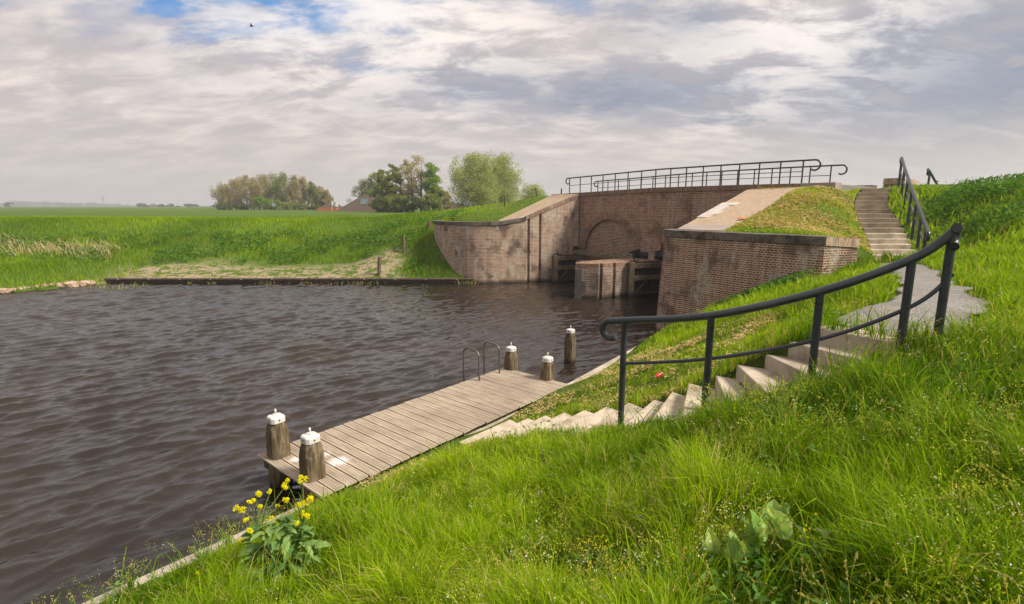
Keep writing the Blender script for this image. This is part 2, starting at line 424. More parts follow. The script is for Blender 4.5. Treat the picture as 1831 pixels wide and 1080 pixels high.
front += [(0, 0, 2.72), (-1.5, -1.2, 2.5), (1.6, 1.3, 2.9), (3, 2, 3.05), (5, 2, 3.2), (8, 3, 3.3), (8, 0, 3.5), (15, 5, 3.7), (4, -3, 3.3), (-1, -6, 2.6), (10, -8, 3.6),
          (-5, -8, .4), (1.5, 3.5, 2.45), (3.0, 3.6, 2.85), (4.6, 4.6, 3.02), (0.1, 3.0, 1.95), (-1.3, 4.5, 1.15), (.6, 5.6, 1.45),
          (4.7, 5.3, 3.0), (6.1, 6.5, 3.0), (5.2, 7.5, 2.93), (8.0, 9.3, 2.93), (7.0, 10.0, 2.85), (9.0, 12.5, 2.78), (10.1, 14.6, 2.74), (11.4, 14.6, 2.74),
          (10.7, 11, 3.10), (13.9, 14.5, 3.95), (19, 19, 5.15), (16.6, 20.5, 4.95), (14.5, 17.5, 4.35), (12.6, 15.0, 3.2), (22, 25, 4.9), (28, 22, 5.1), (24, 14, 4.9), (16, 10, 3.8), (25, 5, 4.2),
          (30, 35, 3.4), (40, 20, 4.5), (5.5, 17.0, .24), (6.0, 16.3, .74), (6.9, 15.1, 1.5), (7.75, 14.0, 2.2), (5.3, 16.4, .40), (8.6, 13.3, 2.55), (9.3, 13.8, 2.85), (4.0, 14.2, .75), (4.6, 12.6, 1.35), (5.6, 12.0, 2.0), (6.2, 10.8, 2.5),
          (3.0, 11.6, .95), (2.2, 10.3, 1.05), (3.4, 9.4, 1.75), (4.4, 8.2, 2.4), (1.0, 9.6, .75), (5.0, 9.8, 2.35), (7.2, 12.2, 2.5)]
for k in range(0, 16, 2):
    l, r = UP[k]; front += [(r.x+.12, r.y, r.z-.05), (r.x+.9, r.y, r.z+.12)]
F_FRONT = tps_fit(front)
back = [(6.3, 17.2, 3.42), (8.9, 19.0, 4.2), (11.9, 21.0, 5.0), (10.4, 23.6, 5.0), (7.6, 20.6, 4.0), (8.13, 14.1, 3.45), (9.2, 14.3, 3.30), (7.0, 15.6, 3.45), (10.0, 15.1, 3.15), (9.5, 17.2, 3.98), (11.3, 18.6, 4.45), (12.4, 20.2, 4.88), (13.3, 21.4, 4.92), (11.9, 21.2, 4.92)]
for k in range(0, 16, 2):
    l, r = UP[k]; back += [(l.x-.12, l.y, l.z-.03)]
for s in (-2, 2, 6, 10, 13.5):
    a = face(s, 2); b_ = face(s, 4.3); c_ = face(s, 10)
    back += [(a.x, a.y, 4.95), (b_.x, b_.y, 4.85), (c_.x, c_.y, 3.4)]
back += [(14.5, 22.5, 5.0), (17, 25, 5.0), (24, 30, 4.6), (30, 45, 3.2), (13, 23, 5.02)]
# left dike and field
back += [(-.8, 30.9, 3.36), (-3.2, 31.0, 3.3), (.8, 31.6, 3.7), (2.2, 33.0, 4.75), (0.7, 35.5, 4.72), (-2.0, 38.5, 4.3), (-1.2, 34.5, 4.0), (-4.5, 43, 3.95), (-8, 50, 3.8), (-14, 62, 3.5), (4.5, 40, 4.0), (0, 46, 3.6),
         (-5.2, 32, 2.2), (-5.0, 30.6, 1.2), (-4.4, 29.9, .75), (-3.3, 29.5, .50), (-7, 31.5, 1.5), (-8, 34.5, 2.6), (-6.2, 36, 3.2), (-4.2, 34.0, 3.3), (-10, 40, 3.3)]
for x in (-3.0, -6, -10, -14, -18, -22):
    back += [(x, 29.35, .30)]
for x in (-10, -14, -18, -22, -26, -31):
    back += [(x, 31.4 if x > -24 else 29.5, .72), (x, 34.5, 1.75), (x, 39.0, 3.0), (x, 44, 3.12), (x, 55, 3.0)]
back += [(x, y+.4, .15) for x, y in SHORE]+[(-27, 27, .9), (-34, 25, .9), (-40, 30, 2.4), (-40, 38, 3.0), (-60, 26, 1.8), (-60, 40, 3.0), (-30, 70, 3.0), (-60, 80, 3.0), (0, 80, 3.1), (30, 70, 3.0), (60, 60, 3)]
F_BACK = tps_fit(back)

def inpoly(poly, X, Y):
    ins = np.zeros(X.shape, bool); n = len(poly)
    for i in range(n):
        x0, y0 = poly[i]; x1, y1 = poly[(i+1) % n]
        c = ((y0 > Y) != (y1 > Y)) & (X < (x1-x0)*(Y-y0)/(y1-y0+1e-12)+x0)
        ins ^= c
    return ins
mid = [(p[0]+ (-.0), p[1]) for p in [(5.3, 17.75), (8.35, 13.95), (9.3, 14.25)]]
FRONT_POLY = mid+[(UP[k][0].x-.02, UP[k][0].y) for k in range(15, -1, -1)]+[(14.4, 22.0), (22, 30), (60, 90), (6000, 500), (6000, -6000), (-6000, -6000), (-6000, -70), (-40, -65)]+KERB
def height(X, Y):
    X = np.asarray(X, float); Y = np.asarray(Y, float)
    f = inpoly(FRONT_POLY, X, Y)
    z = np.where(f, tps_eval(F_FRONT, np.clip(X, -60, 60), np.clip(Y, -40, 60)), tps_eval(F_BACK, np.clip(X, -80, 60), np.clip(Y, 10, 90)))
    d = np.hypot(X, Y); wgt = np.clip((d-45)/45, 0, 1); wgt = wgt*wgt*(3-2*wgt)
    z = z*(1-wgt)+3.0*wgt
    return z
def ground(x, y): return float(height(np.array([x]), np.array([y]))[0])
def hit(px, py):
    """where the sight line meets the ground"""
    Y = np.concatenate([np.arange(1.2, 60, .03), np.arange(60, 400, .5)])
    X = (px-CX)/FPX/fwd(py)*Y; z = EYE-ratio(py)*Y
    g = height(X, Y); wat = inpoly(CANAL, X, Y); g = np.where(wat, 0, g)
    i = int(np.argmax(z <= g)); return Vector((X[i], Y[i], g[i]))

# ------------------------------------------------------------------ ground sheet
def axis(segs):
    out = [segs[0][0]]
    for a, b, st in segs:
        n = max(1, round((b-a)/st)); out += list(np.linspace(a, b, n+1)[1:])
    return np.array(out)
def geom(a, b, n, sgn=1): return list(sgn*np.geomspace(a, b, n))
def grid_mesh(name, xs, ys, Z, material, keep=None, kind='structure', cat=None, label=None, smooth=True):
    nx, ny = len(xs), len(ys)
    X, Y = np.meshgrid(xs, ys)
    co = np.empty((nx*ny, 3), np.float32); co[:, 0] = X.ravel(); co[:, 1] = Y.ravel(); co[:, 2] = Z.ravel()
    i = np.arange(nx-1)[None, :]+np.arange(ny-1)[:, None]*nx
    q = np.stack([i, i+1, i+1+nx, i+nx], -1).reshape(-1, 4)
    if keep is not None: q = q[keep.ravel()]
    used = np.unique(q); remap = np.zeros(nx*ny, np.int64); remap[used] = np.arange(len(used))
    return raw_mesh(name, co[used], remap[q], material, kind=kind, cat=cat, label=label, smooth=smooth)
def raw_mesh(name, co, quads, material, tris=None, kind=None, cat=None, label=None, smooth=False, color=None, parent=None, group=None, matidx=None):
    me = bpy.data.meshes.new(name)
    nq = len(quads) if quads is not None else 0; ntri = len(tris) if tris is not None else 0
    me.vertices.add(len(co)); me.vertices.foreach_set('co', np.ascontiguousarray(co, np.float32).ravel())
    loops = np.concatenate([np.asarray(quads).ravel() if nq else np.zeros(0, int), np.asarray(tris).ravel() if ntri else np.zeros(0, int)]).astype(np.int32)
    me.loops.add(len(loops)); me.loops.foreach_set('vertex_index', loops)
    me.polygons.add(nq+ntri)
    st = np.concatenate([np.arange(nq)*4, nq*4+np.arange(ntri)*3]).astype(np.int32)
    me.polygons.foreach_set('loop_start', st)
    me.update(calc_edges=True)
    if smooth: me.polygons.foreach_set('use_smooth', np.ones(nq+ntri, bool))
    for mm in (material if isinstance(material, (list, tuple)) else [material]): me.materials.append(mm)
    if matidx is not None: me.polygons.foreach_set('material_index', np.asarray(matidx, np.int32))
    if color is not None:
        ca = me.color_attributes.new('tint', 'FLOAT_COLOR', 'POINT')
        ca.data.foreach_set('color', np.ascontiguousarray(color, np.float32).ravel())
    me.validate()
    o = bpy.data.objects.new(name, me); link(o)
    if parent is not None: o.parent = parent; bpy_parent_inv(o, parent)
    return tag(o, label, cat, group, kind)

def ground_material():
    m, t, b = mat('meadow_soil', rough=.95, spec=.1)
    P = geo_pos(t)
    n1 = t.noise(P, .35, 6, .6, .5); n2 = t.noise(P, 3.0, 6, .65, .2); n3 = t.noise(P, 25, 4, .7)
    far = t.noise(t.scale(P, (.012, .05, 1)), 1.0, 5, .6)
    g = t.mix(t.map(n2, .35, .65), (.050, .085, .012), (.085, .125, .018))
    g = t.mix(t.map(n1, .40, .62), g, (.075, .115, .016))
    g = t.mix(t.map(far, .4, .6, 0, .6), g, (.085, .150, .020))
    g = t.mix(t.map(n3, .5, .75, 0, .5), g, (.045, .055, .016))
    # bare sandy strip above the far timber edge
    sep = t.n('ShaderNodeSeparateXYZ'); t.l(P, sep.inputs[0])
    wob = t.math('ADD', sep.outputs[1], t.math('MULTIPLY', t.noise(t.scale(P, (.25, .5, 1)), 1.0, 5, .6), -3.2))
    band = t.math('MULTIPLY', t.map(wob, 27.0, 28.0), t.map(wob, 29.4, 30.8, 1, 0))
    band = t.math('MULTIPLY', band, t.map(sep.outputs[0], -5.5, -7.5)); band = t.math('MULTIPLY', band, t.map(sep.outputs[0], -24.5, -22))
    sand = t.mix(n3, (.22, .17, .115), (.42, .34, .24))
    g = t.mix(t.math('MULTIPLY', band, t.map(t.math('ADD', t.math('MULTIPLY', n2, .5), t.math('MULTIPLY', t.noise(t.scale(P, (.6, 1.4, 1)), 1.3, 5, .65), .5)), .44, .54)), g, sand)
    # bare earth on the crest at the right
    de = t.math('ADD', t.vmath('DISTANCE', P, (17.3, 18.8, 4.9)), t.math('MULTIPLY', n2, 2.0))
    g = t.mix(t.map(de, 2.0, 2.7, .9, 0), g, (.20, .13, .085))
    t.l(g, b.inputs['Base Color']); bump(t, b, t.math('ADD', n2, n3), .8, .06)
    return m
M['soil'] = ground_material()
xs = np.array(sorted(set([round(v, 4) for v in geom(80, 7000, 26, -1)]))+list(axis([(-78, -36, 2.0), (-36, -7, .3), (-7, 17, .13), (17, 34, .5), (34, 78, 2.5)]))+geom(80, 7000, 26))
ys = np.array(sorted(geom(40, 7000, 18, -1))+list(axis([(-36, -3, 2.0), (-3, 24, .13), (24, 46, .28), (46, 90, 1.6)]))+geom(94, 9000, 34))
GX, GY = np.meshgrid(xs, ys)
GZ = height(GX, GY)
bmpn = np.sin(GX*1.7+1.3*np.sin(GY*.9))*np.sin(GY*1.3+1.1*np.sin(GX*.7))*.035
near = np.clip((80-np.hypot(GX, GY))/40, 0, 1)
GZ = GZ+bmpn*near
pin = [(p[0], p[1]) for p in CANAL]
SLP = [(5.2, 18.3), (6.62, 16.62), (11.6, 21.2), (10.0, 23.1)]
wet = inpoly(CANAL, GX, GY)
_k = inpoly(SLP, GX, GY); _f = np.clip(((GX-6)*.7+(GY-17.3)*.7)/6.5, 0, 1)
GZ = np.where(_k, np.minimum(GZ, 3.5+1.5*_f-.28), GZ)
GZ = np.where(wet, -1.4, GZ)
for (poly) in ([tuple(face(-.2, .9)), tuple(face(13.7, .9)), tuple(face(13.7, 4.3)), tuple(face(-.2, 4.3))],):
    GZ = np.where(inpoly(poly, GX, GY), 4.75, GZ)
def in_path(X, Y): return inpoly(PATH, X, Y)
pp = [(1478, 586), (1500, 572), (1545, 560), (1590, 543), (1606, 520), (1600, 500), (1578, 484), (1558, 474), (1648, 470), (1668, 486), (1715, 511), (1755, 536), (1778, 556), (1768, 580), (1735, 603), (1690, 612), (1640, 622), (1600, 612)]
PATH = []
for (a, b_) in pp:
    h_ = hit(a, b_); PATH.append((h_.x, h_.y))
for _ in range(3):
    PATH = [q for i in range(len(PATH)) for a, b_ in ((PATH[i], PATH[(i+1) % len(PATH)]),) for q in ((a[0]*.75+b_[0]*.25, a[1]*.75+b_[1]*.25), (a[0]*.25+b_[0]*.75, a[1]*.25+b_[1]*.75))]
# keep treads clear of the soil
def stair_quads():
    q = []
    for k in range(15):
        l, r = STEP_L[k], STEP_R[k]
        if k < 14: l2, r2 = STEP_L[k+1], STEP_R[k+1]
        else: l2, r2 = l+(STEP_L[14]-STEP_L[13]), r+(STEP_R[14]-STEP_R[13])
        q.append((l, r, r2, l2, STEP_Z[min(k+1, 14)] if k < 14 else .55))
    for k in range(15):
        (l, r), (l2, r2) = UP[k], UP[k+1]
        q.append((l, r, r2, l2, l2.z))
    return q
STAIRS = stair_quads()
for (a, b_, c_, d_, zlow) in STAIRS:
    cx = (a.x+b_.x+c_.x+d_.x)/4; cy = (a.y+b_.y+c_.y+d_.y)/4
    poly = [(cx+(p.x-cx)*1.04, cy+(p.y-cy)*1.2) for p in (a, b_, c_, d_)]
    GZ = np.where(inpoly(poly, GX, GY), np.minimum(GZ, zlow-.14), GZ)
grid_mesh('ground', xs, ys, GZ, M['soil'])
PX, PY = np.meshgrid(np.arange(2.5, 13.5, .07), np.arange(4.0, 16.0, .07))

def gravel_material():
    m, t, b = mat('gravel', rough=.95, spec=.15); P = geo_pos(t)
    v = t.n('ShaderNodeTexVoronoi'); v.inputs['Scale'].default_value = 55; t.l(P, v.inputs['Vector'])
    n = t.noise(P, 1.4, 5, .6); n2 = t.noise(t.scale(P, (1, .5, 1), (0, 0, .6)), 5, 5, .65); 
    c = t.mix(v.outputs['Color'], (.13, .125, .125), (.37, .35, .335))
    c = t.mix(t.map(n2, .44, .58, 0, .6), c, (.19, .18, .172)); c = t.mix(t.map(n, .50, .70, 0, .45), c, (.30, .25, .20))
    t.l(c, b.inputs['Base Color']); bump(t, b, v.outputs['Distance'], .9, .015); return m
M['gravel'] = gravel_material()
PN = np.sin(PX*5.1+PY*2.3)*.035+np.sin(PX*2.3-PY*6.1)*.03
pk = inpoly(PATH, PX+PN, PY-PN)
cxm = (pk[:-1, :-1] & pk[1:, :-1] & pk[:-1, 1:] & pk[1:, 1:])
BZ = height(PX, PY)+.055+np.sin(PX*1.7+1.3*np.sin(PY*.9))*np.sin(PY*1.3+1.1*np.sin(PX*.7))*.035
grid_mesh('path', PX[0], PY[:, 0], BZ, M['gravel'], keep=cxm)

# ------------------------------------------------------------------ water
def water():
    n = 1024; L = 24.0
    kx = np.fft.fftfreq(n, L/n)*2*np.pi; KX, KY = np.meshgrid(kx, kx); K = np.hypot(KX, KY)+1e-9
    wd = np.array([.66, -.75]); wd /= np.hypot(*wd)      # wind blows the ripples towards the near bank
    cosd = (KX*wd[0]+KY*wd[1])/K
    g = np.random.default_rng(3)
    def field(k0, width, power, amp):
        S = np.exp(-((np.log(K/k0))**2)/(2*width**2))*np.abs(cosd)**power/K
        h = np.fft.ifft2(S*(g.normal(size=(n, n))+1j*g.normal(size=(n, n)))).real
        return h/h.std()*amp
    h = field(9.0, .30, 6, .0150)+field(15, .30, 4, .0115)+field(29, .36, 2.4, .0058)
    h = h+np.abs(h)*.25
    xs = np.concatenate([np.array([-3000, -400, -120, -70, -50, -40]), np.arange(-34, -12, .085), np.arange(-12, 6, .042), np.arange(6, 11.2, .07), [11.5, 12.0]])
    ys = np.concatenate([np.array([-60, -20, -6]), np.arange(0, 13, .038), np.arange(13, 20, .055), np.arange(20, 32, .08), [32.5]])
    X, Y = np.meshgrid(xs, ys)
    u = (X/L*n) % n; v = (Y/L*n) % n
    u0 = np.floor(u).astype(int) % n; v0 = np.floor(v).astype(int) % n; fu = u-np.floor(u); fv = v-np.floor(v)
    u1 = (u0+1) % n; v1 = (v0+1) % n
    Z = (h[v0, u0]*(1-fu)+h[v0, u1]*fu)*(1-fv)+(h[v1, u0]*(1-fu)+h[v1, u1]*fu)*fv
    amp = np.interp(X+.35*(Y-10), [-12, 3, 9], [1.0, .92, .55])
    Z = Z*amp
    m, t, b = mat('canal_water', (.020, .011, .006), .08, spec=.5)
    P = geo_pos(t)
    b.inputs['IOR'].default_value = 1.55
    depthn = t.noise(t.scale(P, (1, 1, 1)), .25, 3, .5)
    c = t.mix(t.map(depthn, .35, .65), (.0150, .0108, .0084), (.023, .0160, .0115)); t.l(c, b.inputs['Base Color'])
    n1 = t.noise(t.scale(P, (1.5, .7, 1), (0, 0, R(41))), 12, 3, .55, .3)
    n2 = t.noise(t.scale(P, (1.4, .7, 1), (0, 0, R(41))), 34, 2, .5, .2)
    bump(t, b, t.math('ADD', n1, t.math('MULTIPLY', n2, .3)), 1.0, .008)
    keep = np.ones((len(ys)-1, len(xs)-1), bool)
    xm = .5*(xs[1:]+xs[:-1])[None, :]; ym = .5*(ys[1:]+ys[:-1])[:, None]
    XM, YM = np.broadcast_arrays(xm, ym)
    dry = (XM-KERB[0][0])*.767+(YM-KERB[0][1])*(-.642) > 1.2       # under the near bank
    keep &= ~((dry) & (YM < 15))
    grid_mesh('water', xs, ys, Z, m, keep=keep)
water()

# ------------------------------------------------------------------ walls
def strip(mb, pts, zbot, ztop, batter=0.0, m=0, u0=0.0, inward=1, close_top=0.0):
    """vertical brick face along a plan polyline, leaning back by batter per metre; outward side is on the left of travel"""
    n = len(pts); P = [Vector(p) for p in pts]
    nor = []
    for i in range(n):
        d = (P[min(i+1, n-1)]-P[max(i-1, 0)]).normalized(); nor.append(Vector((-d.y, d.x)))
    zb = zbot if isinstance(zbot, (list, tuple)) else [zbot]*n
    zt = ztop if isinstance(ztop, (list, tuple)) else [ztop]*n
    u = u0; us = [u]
    for i in range(n-1): u += (P[i+1]-P[i]).length; us.append(u)
    for i in range(n-1):
        vs = []; uv = []
        for j in (i, i+1):
            off = nor[j]*batter*(zt[j]-zb[j])*inward
            vs.append((P[j].x+off.x, P[j].y+off.y, zb[j])); vs.append((P[j].x, P[j].y, zt[j]))
            uv += [(us[j], zb[j]), (us[j], zt[j])]
        mb.add(vs, [(0, 2, 3, 1)], [[uv[0], uv[2], uv[3], uv[1]]], m)
    return us[-1]
def offset(pts, d):
    P = [Vector(p) for p in pts]; out = []
    for i in range(len(P)):
        t_ = (P[min(i+1, len(P)-1)]-P[max(i-1, 0)]).normalized(); out.append(P[i]+Vector((-t_.y, t_.x))*d)
    return out
def band(mb, outer, inner, z0, z1, uvs=True, m=0):
    """solid band between two plan polylines"""
    n = len(outer); u = 0
    g = lambda z, i: z[i] if isinstance(z, (list, tuple)) else z
    for i in range(n-1):
        a, b_, c, d = outer[i], outer[i+1], inner[i+1], inner[i]
        L = (Vector(b_)-Vector(a)).length
        v = [(a[0], a[1], g(z0, i)), (b_[0], b_[1], g(z0, i+1)), (c[0], c[1], g(z0, i+1)), (d[0], d[1], g(z0, i)),
             (a[0], a[1], g(z1, i)), (b_[0], b_[1], g(z1, i+1)), (c[0], c[1], g(z1, i+1)), (d[0], d[1], g(z1, i))]
        W = (Vector(d)-Vector(a)).length
        fs = [(0, 1, 5, 4), (2, 3, 7, 6), (4, 5, 6, 7), (3, 2, 1, 0)]
        h0, h1 = g(z1, i)-g(z0, i), g(z1, i+1)-g(z0, i+1)
        uv = [[(u, 0), (u+L, 0), (u+L, h1), (u, h0)]]*2+[[(u, 0), (u+L, 0), (u+L, W), (u, W)]]*2
        if i == 0: fs.append((3, 0, 4, 7)); uv.append([(0, 0), (W, 0), (W, h0), (0, h0)])
        if i == n-2: fs.append((1, 2, 6, 5)); uv.append([(0, 0), (W, 0), (W, h1), (0, h1)])
        mb.add(v, fs, uv, m); u += L

ZR = 3.515
# right wing wall (near): travel from bridge to camera side keeps water on the right, so flip order for outward side on the left
rw = empty('wing_wall', (5.2, 17.8, 0), 'brown brick wing wall beside the near grassy slope, topped with dark capstones, right of the lock gates', 'wing wall')
mb = MB(); P_ = [Vector(p) for p in RWALL][::-1]
strip(mb, [tuple(p) for p in P_], -1.2, ZR-.23, batter=.05)
mb.build('brick_face', M['brick_wing'], rw)
mb = MB(); full = [tuple(p) for p in P_]; inner = offset(full, -.55)
band(mb, offset(full, -.01), inner, -1.2, ZR-.24)
mb.build('wall_core', M['brick_wing'], rw)
cap_pts = [(8.13, 13.70), (7.0, 15.15), (6.99, 15.17), (6.2, 16.18), (6.19, 16.195), (5.62, 16.93), (5.61, 16.94), (5.22, 17.5), (5.14, 17.8), (5.28, 18.1), (5.55, 18.45)]
# four separate dark stones with thin joints
segs = [cap_pts[0:2], cap_pts[2:4], cap_pts[4:6], cap_pts[6:]]
for sgm in segs:
    o_ = offset(sgm, .04); i_ = offset(sgm, -.50)
    mb = MB(); band(mb, o_, i_, ZR-.23, ZR+.004*random.random()); mb.build('capstone', M['stone'], rw, bevel=.012)
mb = MB()
rr = [(9.25, 14.08), (8.13, 13.70)]
strip(mb, rr, 2.0, [3.20, ZR-.23], 0.0)
band(mb, offset(rr, -.01), offset(rr, -.4), 2.0, [3.19, ZR-.24])
mb.build('return_face', M['brick_wing'], rw)
mb = MB(); band(mb, offset(rr, .03), offset(rr, -.45), [3.205, ZR-.225], [3.44, ZR+.002]); mb.build('soldier_course', M['soldier_light'], rw)
# sloping brick paving on the right wing
A0, A1, B0, B1 = Vector((5.60, 18.02, 3.525)), Vector((6.62, 16.62, 3.525)), Vector((10.02, 22.85, 4.98)), Vector((11.55, 21.15, 5.04))
A0 = Vector((5.52, 17.72, 3.525))
mb = MB()
def slope_slab(mb, a0, a1, b0, b1, th=.25, lift=0.0):
    z = Vector((0, 0, 1)); d = (b0-a0); Ln = d.length; W = (a1-a0).length
    top = [p+z*lift for p in (a0, a1, b1, b0)]; bot = [p-z*th for p in (a0, a1, b1, b0)]
    mb.add(top+bot, [(0, 1, 2, 3), (0, 4, 5, 1), (1, 5, 6, 2), (2, 6, 7, 3), (3, 7, 4, 0)],
           [[(0, 0), (0, W), (Ln, W), (Ln, 0)], [(0, 0), (0, th), (W, th), (W, 0)], [(0, 0), (0, th), (Ln, th), (Ln, 0)], [(0, 0), (0, th), (W, th), (W, 0)], [(Ln, 0), (Ln, th), (0, th), (0, 0)]])
sl = lambda t, u: A0.lerp(B0, t).lerp(A1.lerp(B1, t), u)
slope_slab(mb, sl(.10, 0), sl(.10, 1), sl(1, 0), sl(1, 1), th=.5)
mb.build('sloped_paving', M['paving'], rw)
mb = MB(); slope_slab(mb, sl(0, 0), sl(0, 1), sl(.098, 0), sl(.098, 1), th=.4, lift=.012); mb.build('slope_foot_slab', M['stone_grey'], rw)
mb = MB()
for (t0, t1, u1) in ((.24, .31, .22), (.31, .40, .30), (.40, .52, .22), (.52, .60, .34)):
    mb = MB(); slope_slab(mb, sl(t0, -.02), sl(t0, u1), sl(t1, -.02), sl(t1, u1), th=.1, lift=.03); mb.build('inlaid_slab', M['stone_pale'], rw)

# left wing wall
lw = empty('wing_wall', (-.5, 29.3, 0), 'pale weathered brick wing wall with two vertical slots and a dark capstone, at the far bank', 'wing wall')
pts = []; base = [Vector(p) for p in LWALL]
def slot(p, q, f0, wd=.16, dp=.16):
    d = (q-p); L = d.length; d = d/L; nn = Vector((-d.y, d.x)); a = p+d*f0; b_ = a+d*wd
    return [a, a+nn*dp, b_+nn*dp, b_]
seg = base[:]
pts = seg[:14]
# upper edge height: level, then rising with the slope to the bridge corner
def lw_top(p):
    t_ = (p.x-.10)/(3.92-.10); return 3.40+max(0, t_)*(4.93-3.40)
s1 = slot(base[14], base[15], .10); s2 = slot(base[14], base[15], .82)
pts += [Vector((.1, 29.456))]+[base[14]]+s1+s2+[base[15], base[16]]
# outward side is the right of travel here: reverse for strip
rp = [tuple(p) for p in pts][::-1]
mb = MB()
zt = [lw_top(Vector(p))-.02 for p in rp]
def shift(p, k): return p
strip(mb, rp, -1.2, zt, batter=0.0)
mb.build('brick_face', M['brick_left'], lw)
# thick core behind the face
mb = MB(); cp = [tuple(p) for p in base][::-1]; band(mb, offset(cp, -.20), offset(cp, -.75), -1.2, [lw_top(Vector(p))-.05 for p in cp]); mb.build('wall_core', M['brick_left'], lw)
cp2 = [(.75, 29.60), (-.7, 29.285), (-.72, 29.28)]+LCURVE[::-1]
for sgm in (cp2[:2], cp2[2:]):
    zz = [max(3.44, lw_top(Vector(p))+.02) for p in sgm]
    mb = MB(); band(mb, offset(sgm, .05), offset(sgm, -.45), [z-.20 for z in zz], zz); mb.build('capstone', M['stone'], lw, bevel=.012)
C0, C1, D0, D1 = Vector((.35, 29.56, 3.52)), Vector((-.85, 30.9, 3.44)), Vector((3.90, 31.22, 4.98)), Vector((2.55, 33.0, 5.0))
mb = MB(); slope_slab(mb, C1, C0, D1, D0, th=.45); mb.build('sloped_paving', M['paving'], lw)
mb = MB(); slope_slab(mb, C0.lerp(C1, .0)+Vector((0, 0, .012)), C0.lerp(C1, .16)+Vector((0, 0, .012)), C0.lerp(D0, .30)+Vector((0, 0, .012)), C0.lerp(D0, .30).lerp(C1.lerp(D1, .3), .16)+Vector((0, 0, .012)), th=.05, lift=.02)
mb.build('edge_slab', M['stone_pale'], lw)
mb = MB(); e0 = [(.77+.0, 29.60), (2.25, 30.25), (3.90, 31.2)]; oe = offset(e0, -.035); ie = offset(e0, .24)
band(mb, oe, ie, [lw_top(Vector(p))-.14 for p in e0], [lw_top(Vector(p))+.055 for p in e0]); mb.build('soldier_course', M['soldier'], lw)

# bridge with two bricked-up arches
br = empty('brick_bridge', (face(6).x, face(6).y, 0), 'brown brick arched sluice bridge with bricked-up arches below dark railings', 'bridge')
ARCH = [(2.45, 1.9), (8.10, 1.9)]; SPR = 1.6
def zlow(s):
    for c, r in ARCH:
        if abs(s-c) < r: return SPR+math.sqrt(r*r-(s-c)**2)*1.04
    return -1.2
mb = MB(); ss = sorted(set(list(np.linspace(-.3, 13.0, 41))+[c+r*k for c, r in ARCH for k in np.cos(np.linspace(0, math.pi, 33))]))
for a, b_ in zip(ss[:-1], ss[1:]):
    mdl = (a+b_)/2; inside = any(abs(mdl-c) < r for c, r in ARCH)
    za = zlow(a) if inside and zlow(a) > 0 else (SPR if inside else -1.2); zb = zlow(b_) if inside and zlow(b_) > 0 else (SPR if inside else -1.2)
    pa, pb = face(a), face(b_)
    mb.add([(pa.x, pa.y, za), (pb.x, pb.y, zb), (pb.x, pb.y, deck_z(b_)-.2), (pa.x, pa.y, deck_z(a)-.2)], [(0, 1, 2, 3)],
           [[(a, za), (b_, zb), (b_, deck_z(b_)-.2), (a, deck_z(a)-.2)]])
mb.build('spandrel_wall', M['brick_face'], br)
for c, r in ARCH:
    mb = MB(); th = np.linspace(0, math.pi, 41); u = 0; r2 = r+.32
    P0 = lambda rad, a, n: (lambda p: (p.x, p.y, SPR+rad*math.sin(a)*1.04))(face(c+rad*math.cos(a), n))
    for a, b_ in zip(th[:-1], th[1:]):
        L = (b_-a)*r
        mb.add([P0(r, a, -.035), P0(r, b_, -.035), P0(r2, b_, -.035), P0(r2, a, -.035)], [(0, 1, 2, 3)], [[(u, 0), (u+L, 0), (u+L, .3), (u, .3)]])
        mb.add([P0(r, a, -.035), P0(r, a, .16), P0(r, b_, .16), P0(r, b_, -.035)], [(0, 1, 2, 3)], [[(u, 0), (u, .2), (u+L, .2), (u+L, 0)]])
        mb.add([P0(r2, a, -.035), P0(r2, b_, -.035), P0(r2, b_, .01), P0(r2, a, .01)], [(0, 1, 2, 3)], [[(u, 0), (u+L, 0), (u+L, .05), (u, .05)]])
        u += L
    for sx in (-1, 1):   # reveals under the springing
        a0, a1 = face(c+sx*r), face(c+sx*r, .16)
        mb.add([(a0.x, a0.y, -1.2), (a1.x, a1.y, -1.2), (a1.x, a1.y, SPR), (a0.x, a0.y, SPR)], [(0, 1, 2, 3)])
    mb.build('arch_ring', M['soldier'], br)
    mb = MB(); a0, a1 = face(c-r-.05, .15), face(c+r+.05, .15); zz = SPR+r*1.04+.05
    mb.add([(a0.x, a0.y, -1.2), (a1.x, a1.y, -1.2), (a1.x, a1.y, zz), (a0.x, a0.y, zz)], [(0, 1, 2, 3)], [[(0, -1.2), (2*r, -1.2), (2*r, zz), (0, zz)]])
    mb.build('arch_infill', M['brick_infill'], br)
mb = MB(); sp = list(np.linspace(-1.6, 12.42, 29)); o_ = [tuple(face(s, -.07)) for s in sp][::-1]; i_ = [tuple(face(s, .42)) for s in sp][::-1]
band(mb, o_[::1], i_, [deck_z(s)-.205 for s in sp][::-1], [deck_z(s) for s in sp][::-1]); mb.build('coping', M['soldier'], br)
mb = MB(); sp2 = [-2.35, -1.62]; band(mb, [tuple(face(s, -.08)) for s in sp2], [tuple(face(s, .5)) for s in sp2], deck_z(-2)-.24, deck_z(-2)+.01)
mb.build('end_stone', M['stone'], br, bevel=.015)
mb = MB(); sp2 = [12.44, 13.75]; band(mb, [tuple(face(s, -.05)) for s in sp2], [tuple(face(s, .55)) for s in sp2], deck_z(13)-.35, deck_z(13)+.01)
mb.build('end_stone', M['stone_grey'], br, bevel=.015)
mb = MB(); sp = list(np.linspace(-2.3, 13.7, 17)); band(mb, [tuple(face(s, .43)) for s in sp], [tuple(face(s, 3.85)) for s in sp], [deck_z(s)-.5 for s in sp], [deck_z(s)-.06 for s in sp]); mb.build('roadway', M['gravel'], br)
